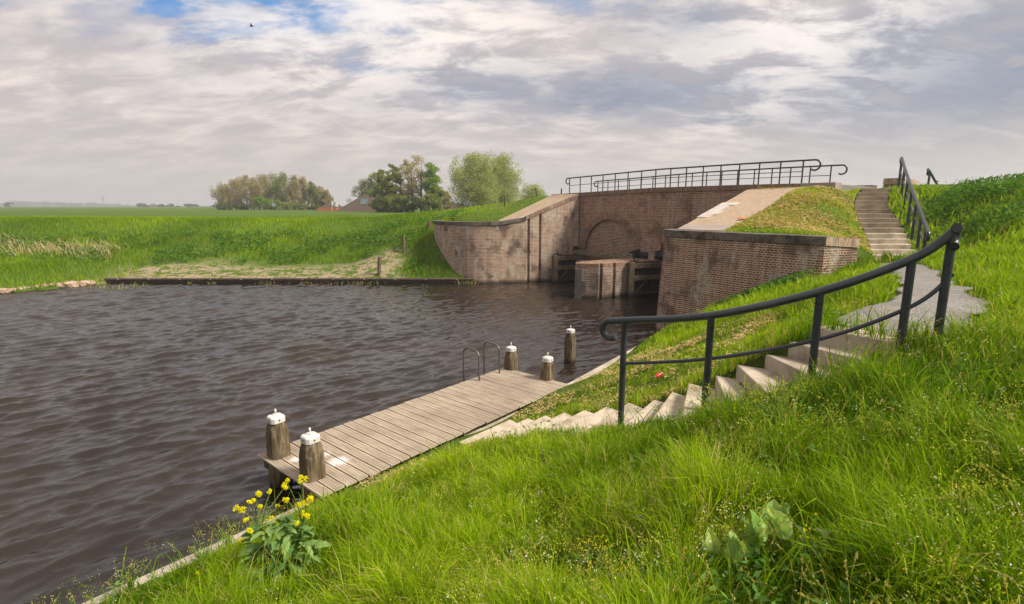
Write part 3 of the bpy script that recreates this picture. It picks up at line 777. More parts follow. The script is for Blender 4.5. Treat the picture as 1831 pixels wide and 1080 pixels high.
mb = MB(); band(mb, [tuple(face(s, 3.86)) for s in sp], [tuple(face(s, 4.35)) for s in sp], [deck_z(s)-1.5 for s in sp], [deck_z(s) for s in sp]); mb.build('far_parapet', M['soldier'], br)
mb = MB(); q = face(6.05, -.10); mb.tube([(q.x+.05, q.y+.05, 2.22), (q.x, q.y, 2.3), (q.x-.03, q.y, 2.42), (q.x+.02, q.y-.02, 2.5)], .022, 8)
th = np.linspace(0, 2*math.pi, 14); mb.tube([(q.x+U.x*.08*math.cos(a), q.y+U.y*.08*math.cos(a), 2.12+.1*math.sin(a)) for a in th], .018, 6); mb.build('mooring_ring', M['iron'], br)

# pier between the two channels
pr = empty('lock_pier', (4.0, 24.6, 0), 'low brick pier with blue corner stones standing in the water between the lock gates', 'pier')
A, B, Cc = Vector((2.97, 24.5)), Vector((4.02, 24.28)), Vector((5.60, 25.14))
def slot2(p, q, f0, wd=.17, dp=.18):
    d = (q-p).normalized(); nn = Vector((-d.y, d.x)); a = p+d*f0; b_ = a+d*wd
    return [a, a+nn*dp, b_+nn*dp, b_]
outer = [A, B]+slot2(B, Cc, .08)+slot2(B, Cc, .86)+[Cc, Vector((9.3, 26.8))]
far = [Vector((8.1, 28.5)), Vector((3.6, 25.6)), Vector((3.05, 25.0))]
poly = [tuple(p) for p in outer+far]
ZP = 1.66
mb = MB(); pl = poly+[poly[0]]; strip(mb, pl[::-1], -1.2, ZP-.18, 0.0); mb.build('brick_face', M['brick_pier'], pr)
mb = MB(); mb.prism(poly, ZP-.19, ZP-.01); mb.build('soldier_course', M['soldier'], pr)
for z0, z1, l1, l2 in ((-.6, .32, .30, .3), (.33, .83, .52, .25), (.84, 1.36, .32, .3)):
    mb = MB(); o0 = Vector((-.02, -.025)); mb.prism([tuple(A+o0), tuple(A+(B-A).normalized()*l1+o0), tuple(A+(B-A).normalized()*l1+Vector((.05, .1))), tuple(A+Vector((.1, .1)))], z0, z1); mb.build('corner_stone', M['stone_blue'], pr)

def lock_gate(A, B, ztop, label, hinge_left=True, thick=.30):
    A, B = Vector(A), Vector(B); d = (B-A).normalized(); L = (B-A).length; nn = Vector((d.y, -d.x))
    g = empty('lock_gate', (A.x, A.y, 0), label, 'lock gate', 'wooden lock gates in the sluice')
    P3 = lambda s, o, z: Vector((A.x+d.x*s+nn.x*o, A.y+d.y*s+nn.y*o, z))
    for s, wd in ((.13, .27), (L-.12, .22)):
        m_ = MB(); m_.beam(P3(s, 0, -.8), P3(s, 0, ztop+(.06 if s < 1 else -.04)), wd, thick, up=(d.x, d.y, 0)); m_.build('gate_post', M['gate_wood'], g, bevel=.03)
    for z, h in ((ztop-.13, .24), ((ztop+.05)/2+.05, .22), (.10, .14)):
        m_ = MB(); m_.beam(P3(.27, 0, z), P3(L-.23, 0, z), thick*.8, h); m_.build('cross_beam', M['gate_wood'], g, bevel=.015)
    m_ = MB(); n_ = 7
    for i in range(n_):
        s = .27+(L-.5)*(i+.5)/n_; m_.box(P3(s, -.06+.008*(i % 2), ztop/2-.2), ((L-.5)/n_-.012, .05, ztop+.5), math.atan2(d.y, d.x))
    m_.build('planking', M['gate_panel'], g)
    m_ = MB(); m_.beam(P3(.35, .06, .12), P3(L*.5, .06, ztop*.48), .05, .12, up=(nn.x, nn.y, 0)); m_.build('brace', M['gate_wood'], g)
    m_ = MB(); m_.box(P3(.3, 0, ztop+.11), (.5, .10, .05), math.atan2(d.y, d.x)); m_.tube([P3(.3, 0, ztop-.02), P3(.3, 0, ztop+.22)], .03, 8); m_.build('iron_strap', M['iron'], g)
    return g
lock_gate((5.55, 24.93), (7.5, 25.70), 1.60, 'open wooden lock gate against the near side of the low pier')
lock_gate((2.32, 29.62), (3.98, 30.40), 1.50, 'open wooden lock gate against the pale left wing wall')

def beam_thing(name, a, b_, wd, ht, material, label, cat, ends=True):
    o = empty(name, a, label, cat); m_ = MB(); m_.beam(a, b_, wd, ht); m_.build('beam', material, o, bevel=.02)
    if ends:
        for p in (a, b_):
            m_ = MB(); m_.tube([Vector(p)+Vector((0, 0, .02)), Vector(p)+Vector((0, 0, .34))], [.17, .13], 10); m_.tube([Vector(p)+Vector((-.25, .1, .22)), Vector(p)+Vector((.25, -.1, .22))], .05, 6)
            m_.build('iron_fitting', M['iron'], o)
    return o
f0, f1 = face(.15, -.35), face(4.9, -.75)
beam_thing('balance_beam', (f0.x, f0.y, 1.62), (f1.x, f1.y, 1.72), .34, .26, M['beam_wood'], 'long mossy timber beam lying in front of the bricked arch', 'timber beam')
f2, f3 = face(1.9, -.8), face(4.4, -1.0)
beam_thing('timber_walkway', (f2.x, f2.y, 1.22), (f3.x, f3.y, 1.40), .5, .10, M['stone_pale'], 'pale narrow plank below the mossy timber beam', 'plank', False)
f4, f5 = face(.2, -.7), face(2.4, -1.3)
sb = empty('sill_wall', (f4.x, f4.y, 0), 'low brick sill wall in the corner under the mossy timber beam', 'low wall')
mb = MB(); band(mb, [tuple(f4), tuple(f5)], [tuple(face(.2, -.1)), tuple(face(2.4, -.1))], -1.0, 1.22); mb.build('brickwork', M['brick_pier'], sb)
for i, (s, lab) in enumerate(((5.25, 'black iron roller on the pier left of the square brick stub'), (6.5, 'black iron roller on the pier right of the square brick stub'))):
    q = face(s, -.55); o = empty('iron_roller', (q.x, q.y, 1.7), lab, 'roller'); m_ = MB()
    m_.tube([(q.x-U.x*.38, q.y-U.y*.38, 1.86), (q.x+U.x*.38, q.y+U.y*.38, 1.82)], [.15, .17], 12); m_.build('drum', M['black_rubber'], o, smooth=True)
    m_ = MB(); m_.tube([(q.x-U.x*.2, q.y-U.y*.2, 1.6), (q.x-U.x*.3, q.y-U.y*.3, 2.1)], [.10, .09], 8); m_.build('bracket', M['iron'], o)
q = face(5.9, -.6); o = empty('brick_stub', (q.x, q.y, 1.6), 'small square brick stub between two black rollers', 'stub'); m_ = MB(); m_.box((q.x, q.y, 1.85), (.34, .34, .55), math.atan2(U.y, U.x)); m_.build('stub', M['brick_pier'], o, bevel=.01)

# ------------------------------------------------------------------ steps
st = empty('lower_staircase', tuple(STEP_L[7]), 'curving pale concrete steps running down the grass slope to the jetty', 'staircase')
for k in range(15):
    l, r = STEP_L[k], STEP_R[k]; e = (r-l).normalized()
    if k == 0: back_d = Vector((math.sin(R(-ANG[0])), math.cos(R(-ANG[0])), 0)); bl, brr = l+Vector((.30, .12, 0)), r+Vector((.32, .16, 0))
    else: bl, brr = STEP_L[k-1]+(STEP_L[k-1]-l)*.10, STEP_R[k-1]+(STEP_R[k-1]-r)*.15
    z = STEP_Z[k]; jt = random.uniform(-.012, .012)
    if k == 14:
        pass
    l_ = l-e*.02; r_ = r+e*.15
    mb = MB(); poly = [(l_.x, l_.y), (r_.x, r_.y), (brr.x+e.x*.15, brr.y+e.y*.15), (bl.x, bl.y)]
    mb.prism(poly, z-.36, z+jt*.3)
    mb.build('step', M['concrete'], st, bevel=.014)
us_ = empty('upper_staircase', tuple(UP[8][0]), 'long flight of narrow concrete steps climbing the dike beside the bridge', 'staircase')
for k in range(16):
    l, r = UP[k]
    b0, b1 = (UP[k-1] if k else (l+Vector((.35, .6, 0)), r+Vector((.35, .6, 0))))
    mb = MB(); poly = [(l.x, l.y), (r.x, r.y), (b1.x+.02, b1.y+.12), (b0.x+.02, b0.y+.12)]
    mb.prism(poly, l.z-.34, l.z)
    mb.build('step', M['concrete_old'] if k < 10 else M['concrete'], us_, bevel=.012)

# kerb of the near bank
kb = MB(); band(kb, [(a, b_) for a, b_ in KERB], offset(KERB, -.21), -1.0, .36)
tag(kb.build('concrete_kerb', M['kerb'], bevel=.012), 'long pale concrete kerb edging the near grassy bank along the water', 'kerb')
# far timber revetment
rv = empty('timber_revetment', (-12, REV_Y, 0), 'long low dark timber revetment edging the far bank', 'revetment')
mb = MB(); mb.box((-12.45, REV_Y-.02, -.3), (20.6, .08, 1.0)); mb.build('board', M['revet'], rv)
mb = MB(); mb.box((-12.45, REV_Y+.02, .26), (20.7, .26, .09)); mb.build('cap_rail', M['revet'], rv, bevel=.01)
for i in range(12):
    mb = MB(); mb.tube([(-22+i*1.72, REV_Y-.10, .26), (-22+i*1.72, REV_Y-.125, .26)], .030, 8); mb.build('bolt_head', M['stone_pale'], rv)

# ------------------------------------------------------------------ jetty
NL, NR, FR = Vector((-3.92, 7.65)), Vector((-2.54, 6.40)), Vector((1.24, 10.90)); DL = (FR-NR).length; a_ = (FR-NR).normalized(); b_v = Vector((a_.y, -a_.x)); DW = 1.86
NL = NR-b_v*DW
ZD = .50
jt = empty('jetty', (NL.x, NL.y, 0), 'long brown wooden boarded jetty alongside the near bank', 'jetty')
np_ = 31; pw = DL/np_; mb = MB()
prof = []
ng = 7; wv = pw-.022
for g_ in range(ng):
    x0 = .011+.010+g_*(wv-.02)/ng; ww = (wv-.02)/ng
    prof += [(x0, 0), (x0+ww*.58, 0), (x0+ww*.64, -.012), (x0+ww*.94, -.012)]
prof = [(.011, -.005)]+prof+[(pw-.011, -.005)]
for i in range(np_):
    s0 = i*pw; e0 = random.uniform(-.012, .012); dz = random.uniform(-.003, .003)
    def pt(s, c, z): q = NL+a_*s+b_v*c; return (q.x, q.y, z)
    top = [(s0+x, ZD+y+dz) for x, y in prof]; ring = top+[(s0+pw-.011, ZD-.032+dz), (s0+.011, ZD-.032+dz)]; n_ = len(ring)
    vs = [pt(s, e0, z) for s, z in ring]+[pt(s, DW+e0, z) for s, z in ring]
    fs = [(j, (j+1) % n_, n_+(j+1) % n_, n_+j)[::-1] for j in range(n_)]+[tuple(range(n_)), tuple(range(2*n_-1, n_-1, -1))]
    uvs = [[(DW, ring[j][0]+.003), (DW, ring[(j+1) % n_][0]), (0, ring[(j+1) % n_][0]), (0, ring[j][0]+.003)] for j in range(n_)]
    uvs = [[(u+i*3.1, v) for u, v in f] for f in uvs]
    uvs += [[(0, r_[0]) for r_ in ring], [(0, r_[0]) for r_ in ring]]
    mb.add(vs, fs, uvs)
mb.build('decking', M['deck'], jt)
def dpt(s, c, z): q = NL+a_*s+b_v*c; return Vector((q.x, q.y, z))
for c in (.14, DW-.16):
    m_ = MB(); m_.beam(dpt(.06, c, ZD-.12), dpt(DL-.06, c, ZD-.12), .10, .16); m_.build('bearer', M['deck_under'], jt)
for s in (.35, 2.0, 3.8, DL-.35):
    m_ = MB(); m_.beam(dpt(s, .04, ZD-.27), dpt(s, DW-.05, ZD-.27), .14, .14); m_.build('cross_bearer', M['deck_under'], jt)

def mooring_post(px, base_y, zb, ztop, wd, label, rot, lean=0):
    p = at(px, base_y, z=zb); o = empty('mooring_post', (p.x, p.y, 0), label, 'mooring post', 'mooring posts by the jetty')
    H = ztop-.10; segs = [(-1.0, 1.0), (H-.36, 1.0), (H-.24, .97), (H-.12, .87), (H-.04, .70), (H+.01, .66)]
    m_ = MB(); vs = []; k = 8
    for z, sc in segs:
        h = wd/2*sc; c = h*(.32 if sc > .9 else .42)
        for x, y in ((h, -h+c), (h, h-c), (h-c, h), (-h+c, h), (-h, h-c), (-h, -h+c), (-h+c, -h), (h-c, -h)):
            jx = random.uniform(-.006, .006); vs.append(Matrix.Rotation(rot, 3, 'Z') @ Vector((x+jx, y+jx, 0))+Vector((p.x+lean*z, p.y, z)))
    n_ = len(segs); fs = [(i*k+j, i*k+(j+1) % k, (i+1)*k+(j+1) % k, (i+1)*k+j) for i in range(n_-1) for j in range(k)]+[tuple((n_-1)*k+j for j in range(k))]
    m_.add(vs, fs); m_.build('post', M['pile'], o, bevel=.008)
    m_ = MB(); h = wd/2*.76; c = h*.34
    ring = [(h, -h+c), (h, h-c), (h-c, h), (-h+c, h), (-h, h-c), (-h, -h+c), (-h+c, -h), (h-c, -h)]
    vs = []
    for z, sc in ((H-.045, 1.0), (H+.035, 1.0), (H+.055, .86)):
        vs += [Matrix.Rotation(rot, 3, 'Z') @ Vector((x*sc, y*sc, 0))+Vector((p.x+lean*z, p.y, z)) for x, y in ring]
    fs = [(i*k+j, i*k+(j+1) % k, (i+1)*k+(j+1) % k, (i+1)*k+j) for i in range(2) for j in range(k)]+[tuple(2*k+j for j in range(k)), tuple(range(k-1, -1, -1))]
    m_.add(vs, fs); cp = m_.build('cap', M['cap'], o, bevel=.006)
    m_ = MB(); bx = Vector((p.x+lean*H, p.y, H+.06)); m_.tube([bx, bx+Vector((0, 0, .045)), bx+Vector((0, 0, .05)), bx+Vector((0, 0, .085)), bx+Vector((0, 0, .10))], [.008, .008, .016, .017, .006], 10); m_.build('knob', M['cap'], cp, smooth=True)
    for a in (0, math.pi/2, math.pi, -math.pi/2):
        m_ = MB(); d = Matrix.Rotation(rot, 3, 'Z') @ Vector((math.cos(a), math.sin(a), 0)); c0 = Vector((p.x+lean*H, p.y, H)); m_.tube([c0+d*(h-.004), c0+d*(h+.006)], .012, 8); m_.build('bolt', M['iron'], cp)
    return o
ra = math.atan2(a_.y, a_.x)
mooring_post(499, 814, ZD, 1.20, .29, 'white-capped wooden mooring post at the outer near corner of the jetty', ra)
mooring_post(560, 853, ZD, 1.19, .29, 'white-capped wooden mooring post at the near end of the jetty, closest to the yellow flowers', ra)
mooring_post(914, 659, ZD, 1.08, .27, 'white-capped wooden mooring post at the far end of the jetty, next to the ladder hoops', ra)
mooring_post(979, 677, ZD, 1.05, .27, 'white-capped wooden mooring post at the far end of the jetty nearest the grassy bank', ra)
mooring_post(1019, 648, 0.0, 1.00, .27, 'tall white-capped mooring post standing alone in the water beyond the jetty', ra)

ld = empty('swim_ladder', (-.7, 11.1, ZD), 'steel swim ladder with two arched grab hoops on the jetty edge', 'ladder')
for (px, py) in ((857, 680), (893, 667)):
    p = at(px, py, z=ZD); o_ = -b_v; q0 = Vector((p.x, p.y, ZD-.02)); out = Vector((o_.x, o_.y, 0))*.48
    top = .70; pts_ = [q0, q0+Vector((0, 0, top-.16))]
    for a in np.linspace(0, math.pi/2, 6)[1:]: pts_.append(q0+Vector((0, 0, top-.16))+Vector((0, 0, .14*math.sin(a)))+out.normalized()*.14*(1-math.cos(a)))
    pts_.append(q0+out-out.normalized()*.14+Vector((0, 0, top)))
    for a in np.linspace(0, math.pi/2, 6)[1:]: pts_.append(q0+out+Vector((0, 0, top-.14+.14*math.cos(a)))-out.normalized()*(.14*(1-math.sin(a))))
    pts_.append(q0+out+Vector((0, 0, -1.3)))
    m_ = MB(); m_.tube(pts_, .021, 10); m_.build('handrail', M['galv'], ld, smooth=True)
pa, pb = at(857, 680, z=ZD), at(893, 667, z=ZD); out = Vector((-b_v.x, -b_v.y, 0))*.48
for z in (.35, .08, -.2):
    m_ = MB(); m_.beam(Vector((pa.x, pa.y, z))+out, Vector((pb.x, pb.y, z))+out, .08, .03); m_.build('rung', M['galv'], ld)

# ------------------------------------------------------------------ railings
def smooth_path(P, n=8):
    P = [Vector(p) for p in P]; out = []
    for i in range(len(P)-1):
        p0, p1, p2, p3 = P[max(i-1, 0)], P[i], P[i+1], P[min(i+2, len(P)-1)]
        for k in range(n):
            t_ = k/n; out.append(.5*((2*p1)+(-p0+p2)*t_+(2*p0-5*p1+4*p2-p3)*t_**2+(-p0+3*p1-3*p2+p3)*t_**3))
    return out+[P[-1]]
def hook(p, d, r=.10, n=10, sweep=1.25):
    """half loop turning down from point p heading along d"""
    d = Vector(d).normalized(); return [Vector(p)+d*(r*math.sin(a))+Vector((0, 0, -r+r*math.cos(a))) for a in np.linspace(0, math.pi*sweep, n)][1:]
rl = empty('stair_handrail', at(1467, 665, Y=5.0), 'curved dark grey tubular handrail beside the lower concrete steps, nearest the camera', 'handrail')
posts = [(1117, 573, 5.95, 745), (1272, 564, 5.35, 712), (1467, 521, 5.0, 668), (1631, 463, 4.78, 640), (1704, 415, 4.72, 607)]
tops = []
for px, py, Y, by in posts:
    t_ = at(px, py, Y=Y); b_ = at(px, by, Y=Y); tops.append(t_)
    g_ = ground(t_.x, t_.y); m_ = MB(); m_.tube([(t_.x, t_.y, min(b_.z, g_)-.35), (t_.x, t_.y, t_.z-.01)], .0365, 20); m_.build('post', M['rail'], rl, smooth=True)
ext0 = at(1092, 574, Y=6.05)
core = [ext0]+tops+[at(1711, 407, Y=4.66)]
pth = smooth_path(core, 10); d0 = (ext0-tops[0]); d0.z = 0
h0 = hook(ext0, d0, .105, 12, 1.22)[::-1]
dd = Vector((.6, .8, 0)); h1 = hook(pth[-1], dd, .085, 12, .95)
m_ = MB(); m_.tube(h0+pth+h1, .0405, 20); m_.build('top_rail', M['rail'], rl, smooth=True)
mids = [at(px, py, Y=p_[2]) for (px, py), p_ in zip(((1117, 650), (1272, 641), (1467, 606), (1631, 547), (1704, 490)), posts)]
m_ = MB(); m_.tube(smooth_path(mids, 10), .0195, 12); m_.build('middle_rail', M['rail'], rl, smooth=True)

r2 = empty('stair_handrail', at(1640, 423, Y=16), 'straight dark tubular handrail climbing the dike right of the upper steps', 'handrail')
pxs = [(1613, 284, 330, 21.2), (1618, 301, 348, 20.1), (1624, 319, 370, 18.9), (1631, 339, 394, 17.75), (1639, 361, 423, 16.7), (1648, 385, 445, 15.75), (1657, 409, 472, 14.85)]
tt = []
for px, ty, by, Y in pxs:
    t_ = at(px, ty, Y=Y); tt.append(t_); m_ = MB(); m_.tube([(t_.x, t_.y, at(px, by, Y=Y).z-.3), t_], .045, 12); m_.build('post', M['rail'], r2, smooth=True)
dlow = (tt[-1]-tt[-2]); dflat = Vector((dlow.x, dlow.y, 0)).normalized(); e1 = tt[-1]+dlow.normalized()*.25
e0 = tt[0]+(tt[0]-tt[1]).normalized()*.15
m_ = MB(); m_.tube(hook(e0, -dflat, .10, 8, 1.1)[::-1]+[e0]+tt+[e1]+hook(e1, dflat, .12, 8, .8), .05, 14); m_.build('top_rail', M['rail'], r2, smooth=True)
m_ = MB(); m_.tube([t_-Vector((0, 0, .46)) for t_ in tt], .022, 8); m_.build('middle_rail', M['rail'], r2, smooth=True)

r3 = empty('stair_handrail', at(1663, 330, Y=24), 'short end of a dark handrail poking over the dike crest right of the brick block', 'handrail')
t_ = at(1660, 302, Y=24); t2 = at(1684, 345, Y=25.5); m_ = MB(); m_.tube(hook(t_, (-.6, -.8, 0), .12, 8, 1.2)[::-1]+[t_, t2], .05, 12); m_.build('top_rail', M['rail'], r3, smooth=True)
t4 = at(1663, 306, Y=24.1)
m_ = MB(); m_.tube([t4, t4-Vector((0, 0, 1.3))], .045, 10); m_.build('post', M['rail'], r3, smooth=True)
t5 = at(1684, 345, Y=25.5); m_ = MB(); m_.tube([t5, t5-Vector((0, 0, 1.2))], .045, 10); m_.build('post', M['rail'], r3, smooth=True)

def bridge_rail(n, s0, s1, h, label, sh0, sh1, count):
    c = face((s0+s1)/2, n); o = empty('bridge_railing', (c.x, c.y, 5.1), label, 'railing', 'railings on the bridge')
    ssp = np.linspace(s0, s1, count)
    P3 = lambda s, z: Vector((face(s, n).x, face(s, n).y, deck_z(s)+z))
    for s in ssp:
        m_ = MB(); m_.tube([P3(s, -.03), P3(s, h)], .030, 10); m_.build('post', M['rail'], o, smooth=True)
    line = [P3(s, h) for s in np.linspace(sh0, sh1, 24)]; du = Vector((U.x, U.y, 0))
    m_ = MB(); m_.tube(hook(line[0], -du, .17, 10, 1.25)[::-1]+line+hook(line[-1], du, .2, 10, 1.2), .036, 12); m_.build('top_rail', M['rail'], o, smooth=True)
    m_ = MB(); m_.tube([P3(s, h*.52) for s in ssp], .016, 8); m_.build('middle_rail', M['rail'], o, smooth=True)
bridge_rail(.18, -1.0, 12.4, .90, 'dark tubular railing on the near edge of the brick bridge', -1.15, 12.85, 16)
bridge_rail(4.05, -2.35, 11.9, .90, 'dark tubular railing on the far edge of the brick bridge', -2.5, 12.35, 17)

# brick block beyond the stair head
q0 = at(1580, 319, Y=25); q1 = at(1614, 319, Y=24.4); q2 = at(1642, 322, Y=27.0)
bk = empty('brick_block', (q0.x, q0.y, 5), 'low brick parapet block beyond the head of the upper steps', 'parapet')
bp = [(q0.x, q0.y), (q1.x, q1.y), (q2.x, q2.y), (q2.x-1.0, q2.y+.7)]
mb = MB(); mb.prism([(lerp(sum(p[0] for p in bp)/4, p[0], .95), lerp(sum(p[1] for p in bp)/4, p[1], .95)) for p in bp], 4.2, q0.z-.28); mb.build('brickwork', M['brick_face'], bk)
mb = MB(); mb.prism(bp, q0.z-.275, q0.z); mb.build('soldier_course', M['soldier_light'], bk)

# ------------------------------------------------------------------ small litter
cp_ = hit(1177, 682); cn = empty('drink_can', cp_, 'crushed red and white drink can lying on the grass bank', 'can')
dv = Vector((.75, .45, .25)).normalized(); c0 = cp_+Vector((0, 0, .10))
m_, t, b = mat('can_red', (.55, .02, .015), .35, .3); m2_, _, _ = mat('can_metal', (.6, .6, .6), .3, .9)
k_ = MB(); k_.tube([c0-dv*.075, c0-dv*.062, c0+dv*.05, c0+dv*.062], [.026, .033, .033, .026], 14); k_.build('body', m_, cn, smooth=True)
k_ = MB(); k_.tube([c0+dv*.062, c0+dv*.072], [.026, .024], 14); k_.build('lid', m2_, cn, smooth=True)
k_ = MB(); k_.tube([c0-dv*.085, c0-dv*.074], [.020, .026], 14); k_.build('base', m2_, cn, smooth=True)
q = hit(1327, 396); pm, _, _ = mat('orange_scrap', (.75, .22, .05), .6); k_ = MB()
vs = [(q.x+dx, q.y+dy, q.z+.07+dz) for dx, dy, dz in ((-.14, -.05, .0), (-.02, -.08, .05), (.13, -.03, .01), (.10, .09, .05), (-.03, .06, .10), (-.12, .08, .03))]
k_.add(vs+[(v[0], v[1], v[2]-.008) for v in vs], [(0, 1, 4, 5), (1, 2, 3, 4), (11, 10, 7, 6), (10, 9, 8, 7)]); tag(k_.build('plastic_scrap', pm), 'crumpled orange plastic scrap on the mown grass above the capstones', 'litter')

# ------------------------------------------------------------------ vegetation materials
def leaf_mat(name, c1, c2, c3=None, trans=.45, rough=.6, tintw=1.0):
    m, t, b = mat(name, c1, rough, spec=.07)
    at_ = t.n('ShaderNodeAttribute'); at_.attribute_name = 'tint'
    sp_ = t.n('ShaderNodeSeparateColor'); t.l(at_.outputs['Color'], sp_.inputs[0])
    c = t.mix(sp_.outputs[0], c1, c2)
    if c3 is not None: c = t.mix(sp_.outputs[1], c, c3)
    t.l(c, b.inputs['Base Color'])
    tr = t.n('ShaderNodeBsdfTranslucent')
    cc = t.mix(1.0, c, (1.25, 1.25, .5), 'MULTIPLY'); t.l(cc, tr.inputs[0])
    ms_ = t.n('ShaderNodeMixShader'); ms_.inputs[0].default_value = trans
    out = [n for n in t.t.nodes if n.type == 'OUTPUT_MATERIAL'][0]
    t.l(b.outputs[0], ms_.inputs[1]); t.l(tr.outputs[0], ms_.inputs[2]); t.l(ms_.outputs[0], out.inputs[0])
    return m
M['grass'] = leaf_mat('grass_blades', (.036, .118, .003), (.33, .475, .006), (.52, .42, .16))
M['grass_far'] = leaf_mat('bank_grass', (.058, .155, .008), (.30, .43, .018), (.42, .34, .17), .4)
M['hay'] = leaf_mat('mown_hay', (.42, .32, .13), (.64, .48, .22), (.24, .16, .08), .3)
M['reed'] = leaf_mat('dry_reed', (.50, .40, .25), (.38, .30, .18), (.30, .34, .08), .25)

# ------------------------------------------------------------------ grass
def vnoise(X, Y, sc, seed=0):
    g = np.random.default_rng(seed).random((64, 64)); u = X/sc; v = Y/sc
    iu = np.floor(u).astype(int); iv = np.floor(v).astype(int); fu = u-iu; fv = v-iv
    fu = fu*fu*(3-2*fu); fv = fv*fv*(3-2*fv); iu %= 64; iv %= 64; a = (iu+1) % 64; b = (iv+1) % 64
    return (g[iv, iu]*(1-fu)+g[iv, a]*fu)*(1-fv)+(g[b, iu]*(1-fu)+g[b, a]*fu)*fv
def seen(X, Y, Z, m=.18):
    fw = Y*math.cos(PITCH)-(Z-EYE)*math.sin(PITCH); up = Y*math.sin(PITCH)+(Z-EYE)*math.cos(PITCH)
    return (fw > .4) & (np.abs(X/fw) < .974*(1+m)) & (up/fw < .575*(1+m)) & (up/fw > -.575*(1+m*1.8))
def in_stairs(X, Y, grow=1.0):
    r = np.zeros(X.shape, bool)
    for (a, b_, c_, d_, zz) in STAIRS:
        cx = (a.x+b_.x+c_.x+d_.x)/4; cy = (a.y+b_.y+c_.y+d_.y)/4
        r |= inpoly([(cx+(p.x-cx)*grow, cy+(p.y-cy)*grow) for p in (a, b_, c_, d_)], X, Y)
    return r
def blades(X, Y, Z, H, W, lean, tint, segs=2, wind=(0.0, 0.0)):
    n = len(X); th = rng.uniform(0, 2*np.pi, n)
    la = vnoise(X, Y, .45, 91)*9+vnoise(X, Y, 1.6, 92)*5+rng.normal(0, 1.4, n)
    side = np.stack([np.cos(th), np.sin(th), np.zeros(n)], 1)
    ld = np.stack([np.cos(la)*lean+wind[0], np.sin(la)*lean+wind[1], np.zeros(n)], 1)
    base = np.stack([X, Y, Z-.02], 1); V = []
    for k in range(segs):
        f = k/segs; wdt = W*(1-.45*f)*.5
        c = base+ld*(H*f**1.8)[:, None] if False else base+ld*(H*(f**1.8))[:, None]
        c = c+np.array([0, 0, 1.0])*(H*f*(1-.10*f))[:, None]
        V += [c-side*wdt[:, None], c+side*wdt[:, None]]
    L = np.hypot(ld[:, 0], ld[:, 1]); tip = base+ld*H[:, None]; tip[:, 2] += H*np.clip(.95-.45*L, .25, 1)
    V.append(tip); m = 2*segs+1
    co = np.stack(V, 1).reshape(-1, 3); idx = np.arange(n)*m
    quads = np.concatenate([np.stack([idx+2*k, idx+2*k+1, idx+2*k+3, idx+2*k+2], 1) for k in range(segs-1)]) if segs > 1 else np.zeros((0, 4), int)
    tris = np.stack([idx+m-3, idx+m-2, idx+m-1], 1)
    colr = np.repeat(np.c_[tint, np.zeros(n), np.ones(n)], m, 0)
    return co, quads, tris, colr
def join(parts):
    co, q, t, c = [], [], [], []; b = 0
    for a in parts:
        co.append(a[0]); q.append(a[1]+b); t.append(a[2]+b); c.append(a[3]); b += len(a[0])
    return np.concatenate(co), np.concatenate(q), np.concatenate(t), np.concatenate(c)
def scatter(n, x0, x1, y0, y1): return rng.uniform(x0, x1, n), rng.uniform(y0, y1, n)
def polar(n, r0, r1, a0=-50, a1=50, power=0.0):
    """points round the viewer's spot, denser close by"""
    u = rng.random(n); r = r0*(r1/r0)**u; a = np.radians(rng.uniform(a0, a1, n)); return r*np.sin(a), r*np.cos(a), r
def pathdist_ok(X, Y):
    pn = np.sin(X*5.1+Y*2.3)*.035+np.sin(X*2.3-Y*6.1)*.03+rng.normal(0, .07, X.shape)
    p = inpoly(PATH, X+pn, Y-pn)
    edge = rng.random(X.shape) < .03
    return ~p | edge
NR_ = Vector((-2.54, 6.40)); av_ = (Vector((1.24, 10.90))-NR_).normalized(); bv_ = Vector((av_.y, -av_.x))
def worn_zone(X, Y):
    """short, trodden or mown ground: strip along jetty and lower steps, around the path, mown slope"""
    z = np.zeros(X.shape)
    P = [(-2.2, 6.9), (-.8, 8.0), (.6, 9.6), (2.0, 10.3), (3.3, 9.0), (4.3, 7.6)]
    for i in range(len(P)-1):
        a, b = np.array(P[i]), np.array(P[i+1]); d = b-a; t = np.clip(((X-a[0])*d[0]+(Y-a[1])*d[1])/(d@d), 0, 1)
        ds = np.hypot(X-a[0]-t*d[0], Y-a[1]-t*d[1]); z = np.maximum(z, np.clip(1.25-ds/1.1, 0, 1))
    dj = (X-NR_.x)*bv_.x+(Y-NR_.y)*bv_.y; sj = (X-NR_.x)*av_.x+(Y-NR_.y)*av_.y
    nz_ = vnoise(X, Y, .5, 77)
    z = np.maximum(z, np.where((dj > -.4) & (sj > -.2) & (sj < 6.6), np.clip(1.35-dj*.75-.5*nz_, 0, 1), 0))
    wedge = [(p.x, p.y) for p in STEP_L[1:]]+[(-.2, 9.6), (1.3, 11.4), (2.6, 13.0), (4.2, 12.0), (4.9, 9.5), (4.3, 7.2)]
    z = np.where(inpoly(wedge, X, Y), np.maximum(z, .48+.4*nz_), z)
    z = np.where(inpoly([(p[0], p[1]) for p in PATH], X, Y), 1, z)
    return z
def step_dist(X, Y):
    dm = np.full(X.shape, 99.0)
    for k in range(5, 14):
        for Q in (STEP_R,):
            a, b = np.array(Q[k][:2]), np.array(Q[k+1][:2]); d = b-a; t = np.clip(((X-a[0])*d[0]+(Y-a[1])*d[1])/(d@d), 0, 1)
            dm = np.minimum(dm, np.hypot(X-a[0]-t*d[0], Y-a[1]-t*d[1]))
    return dm
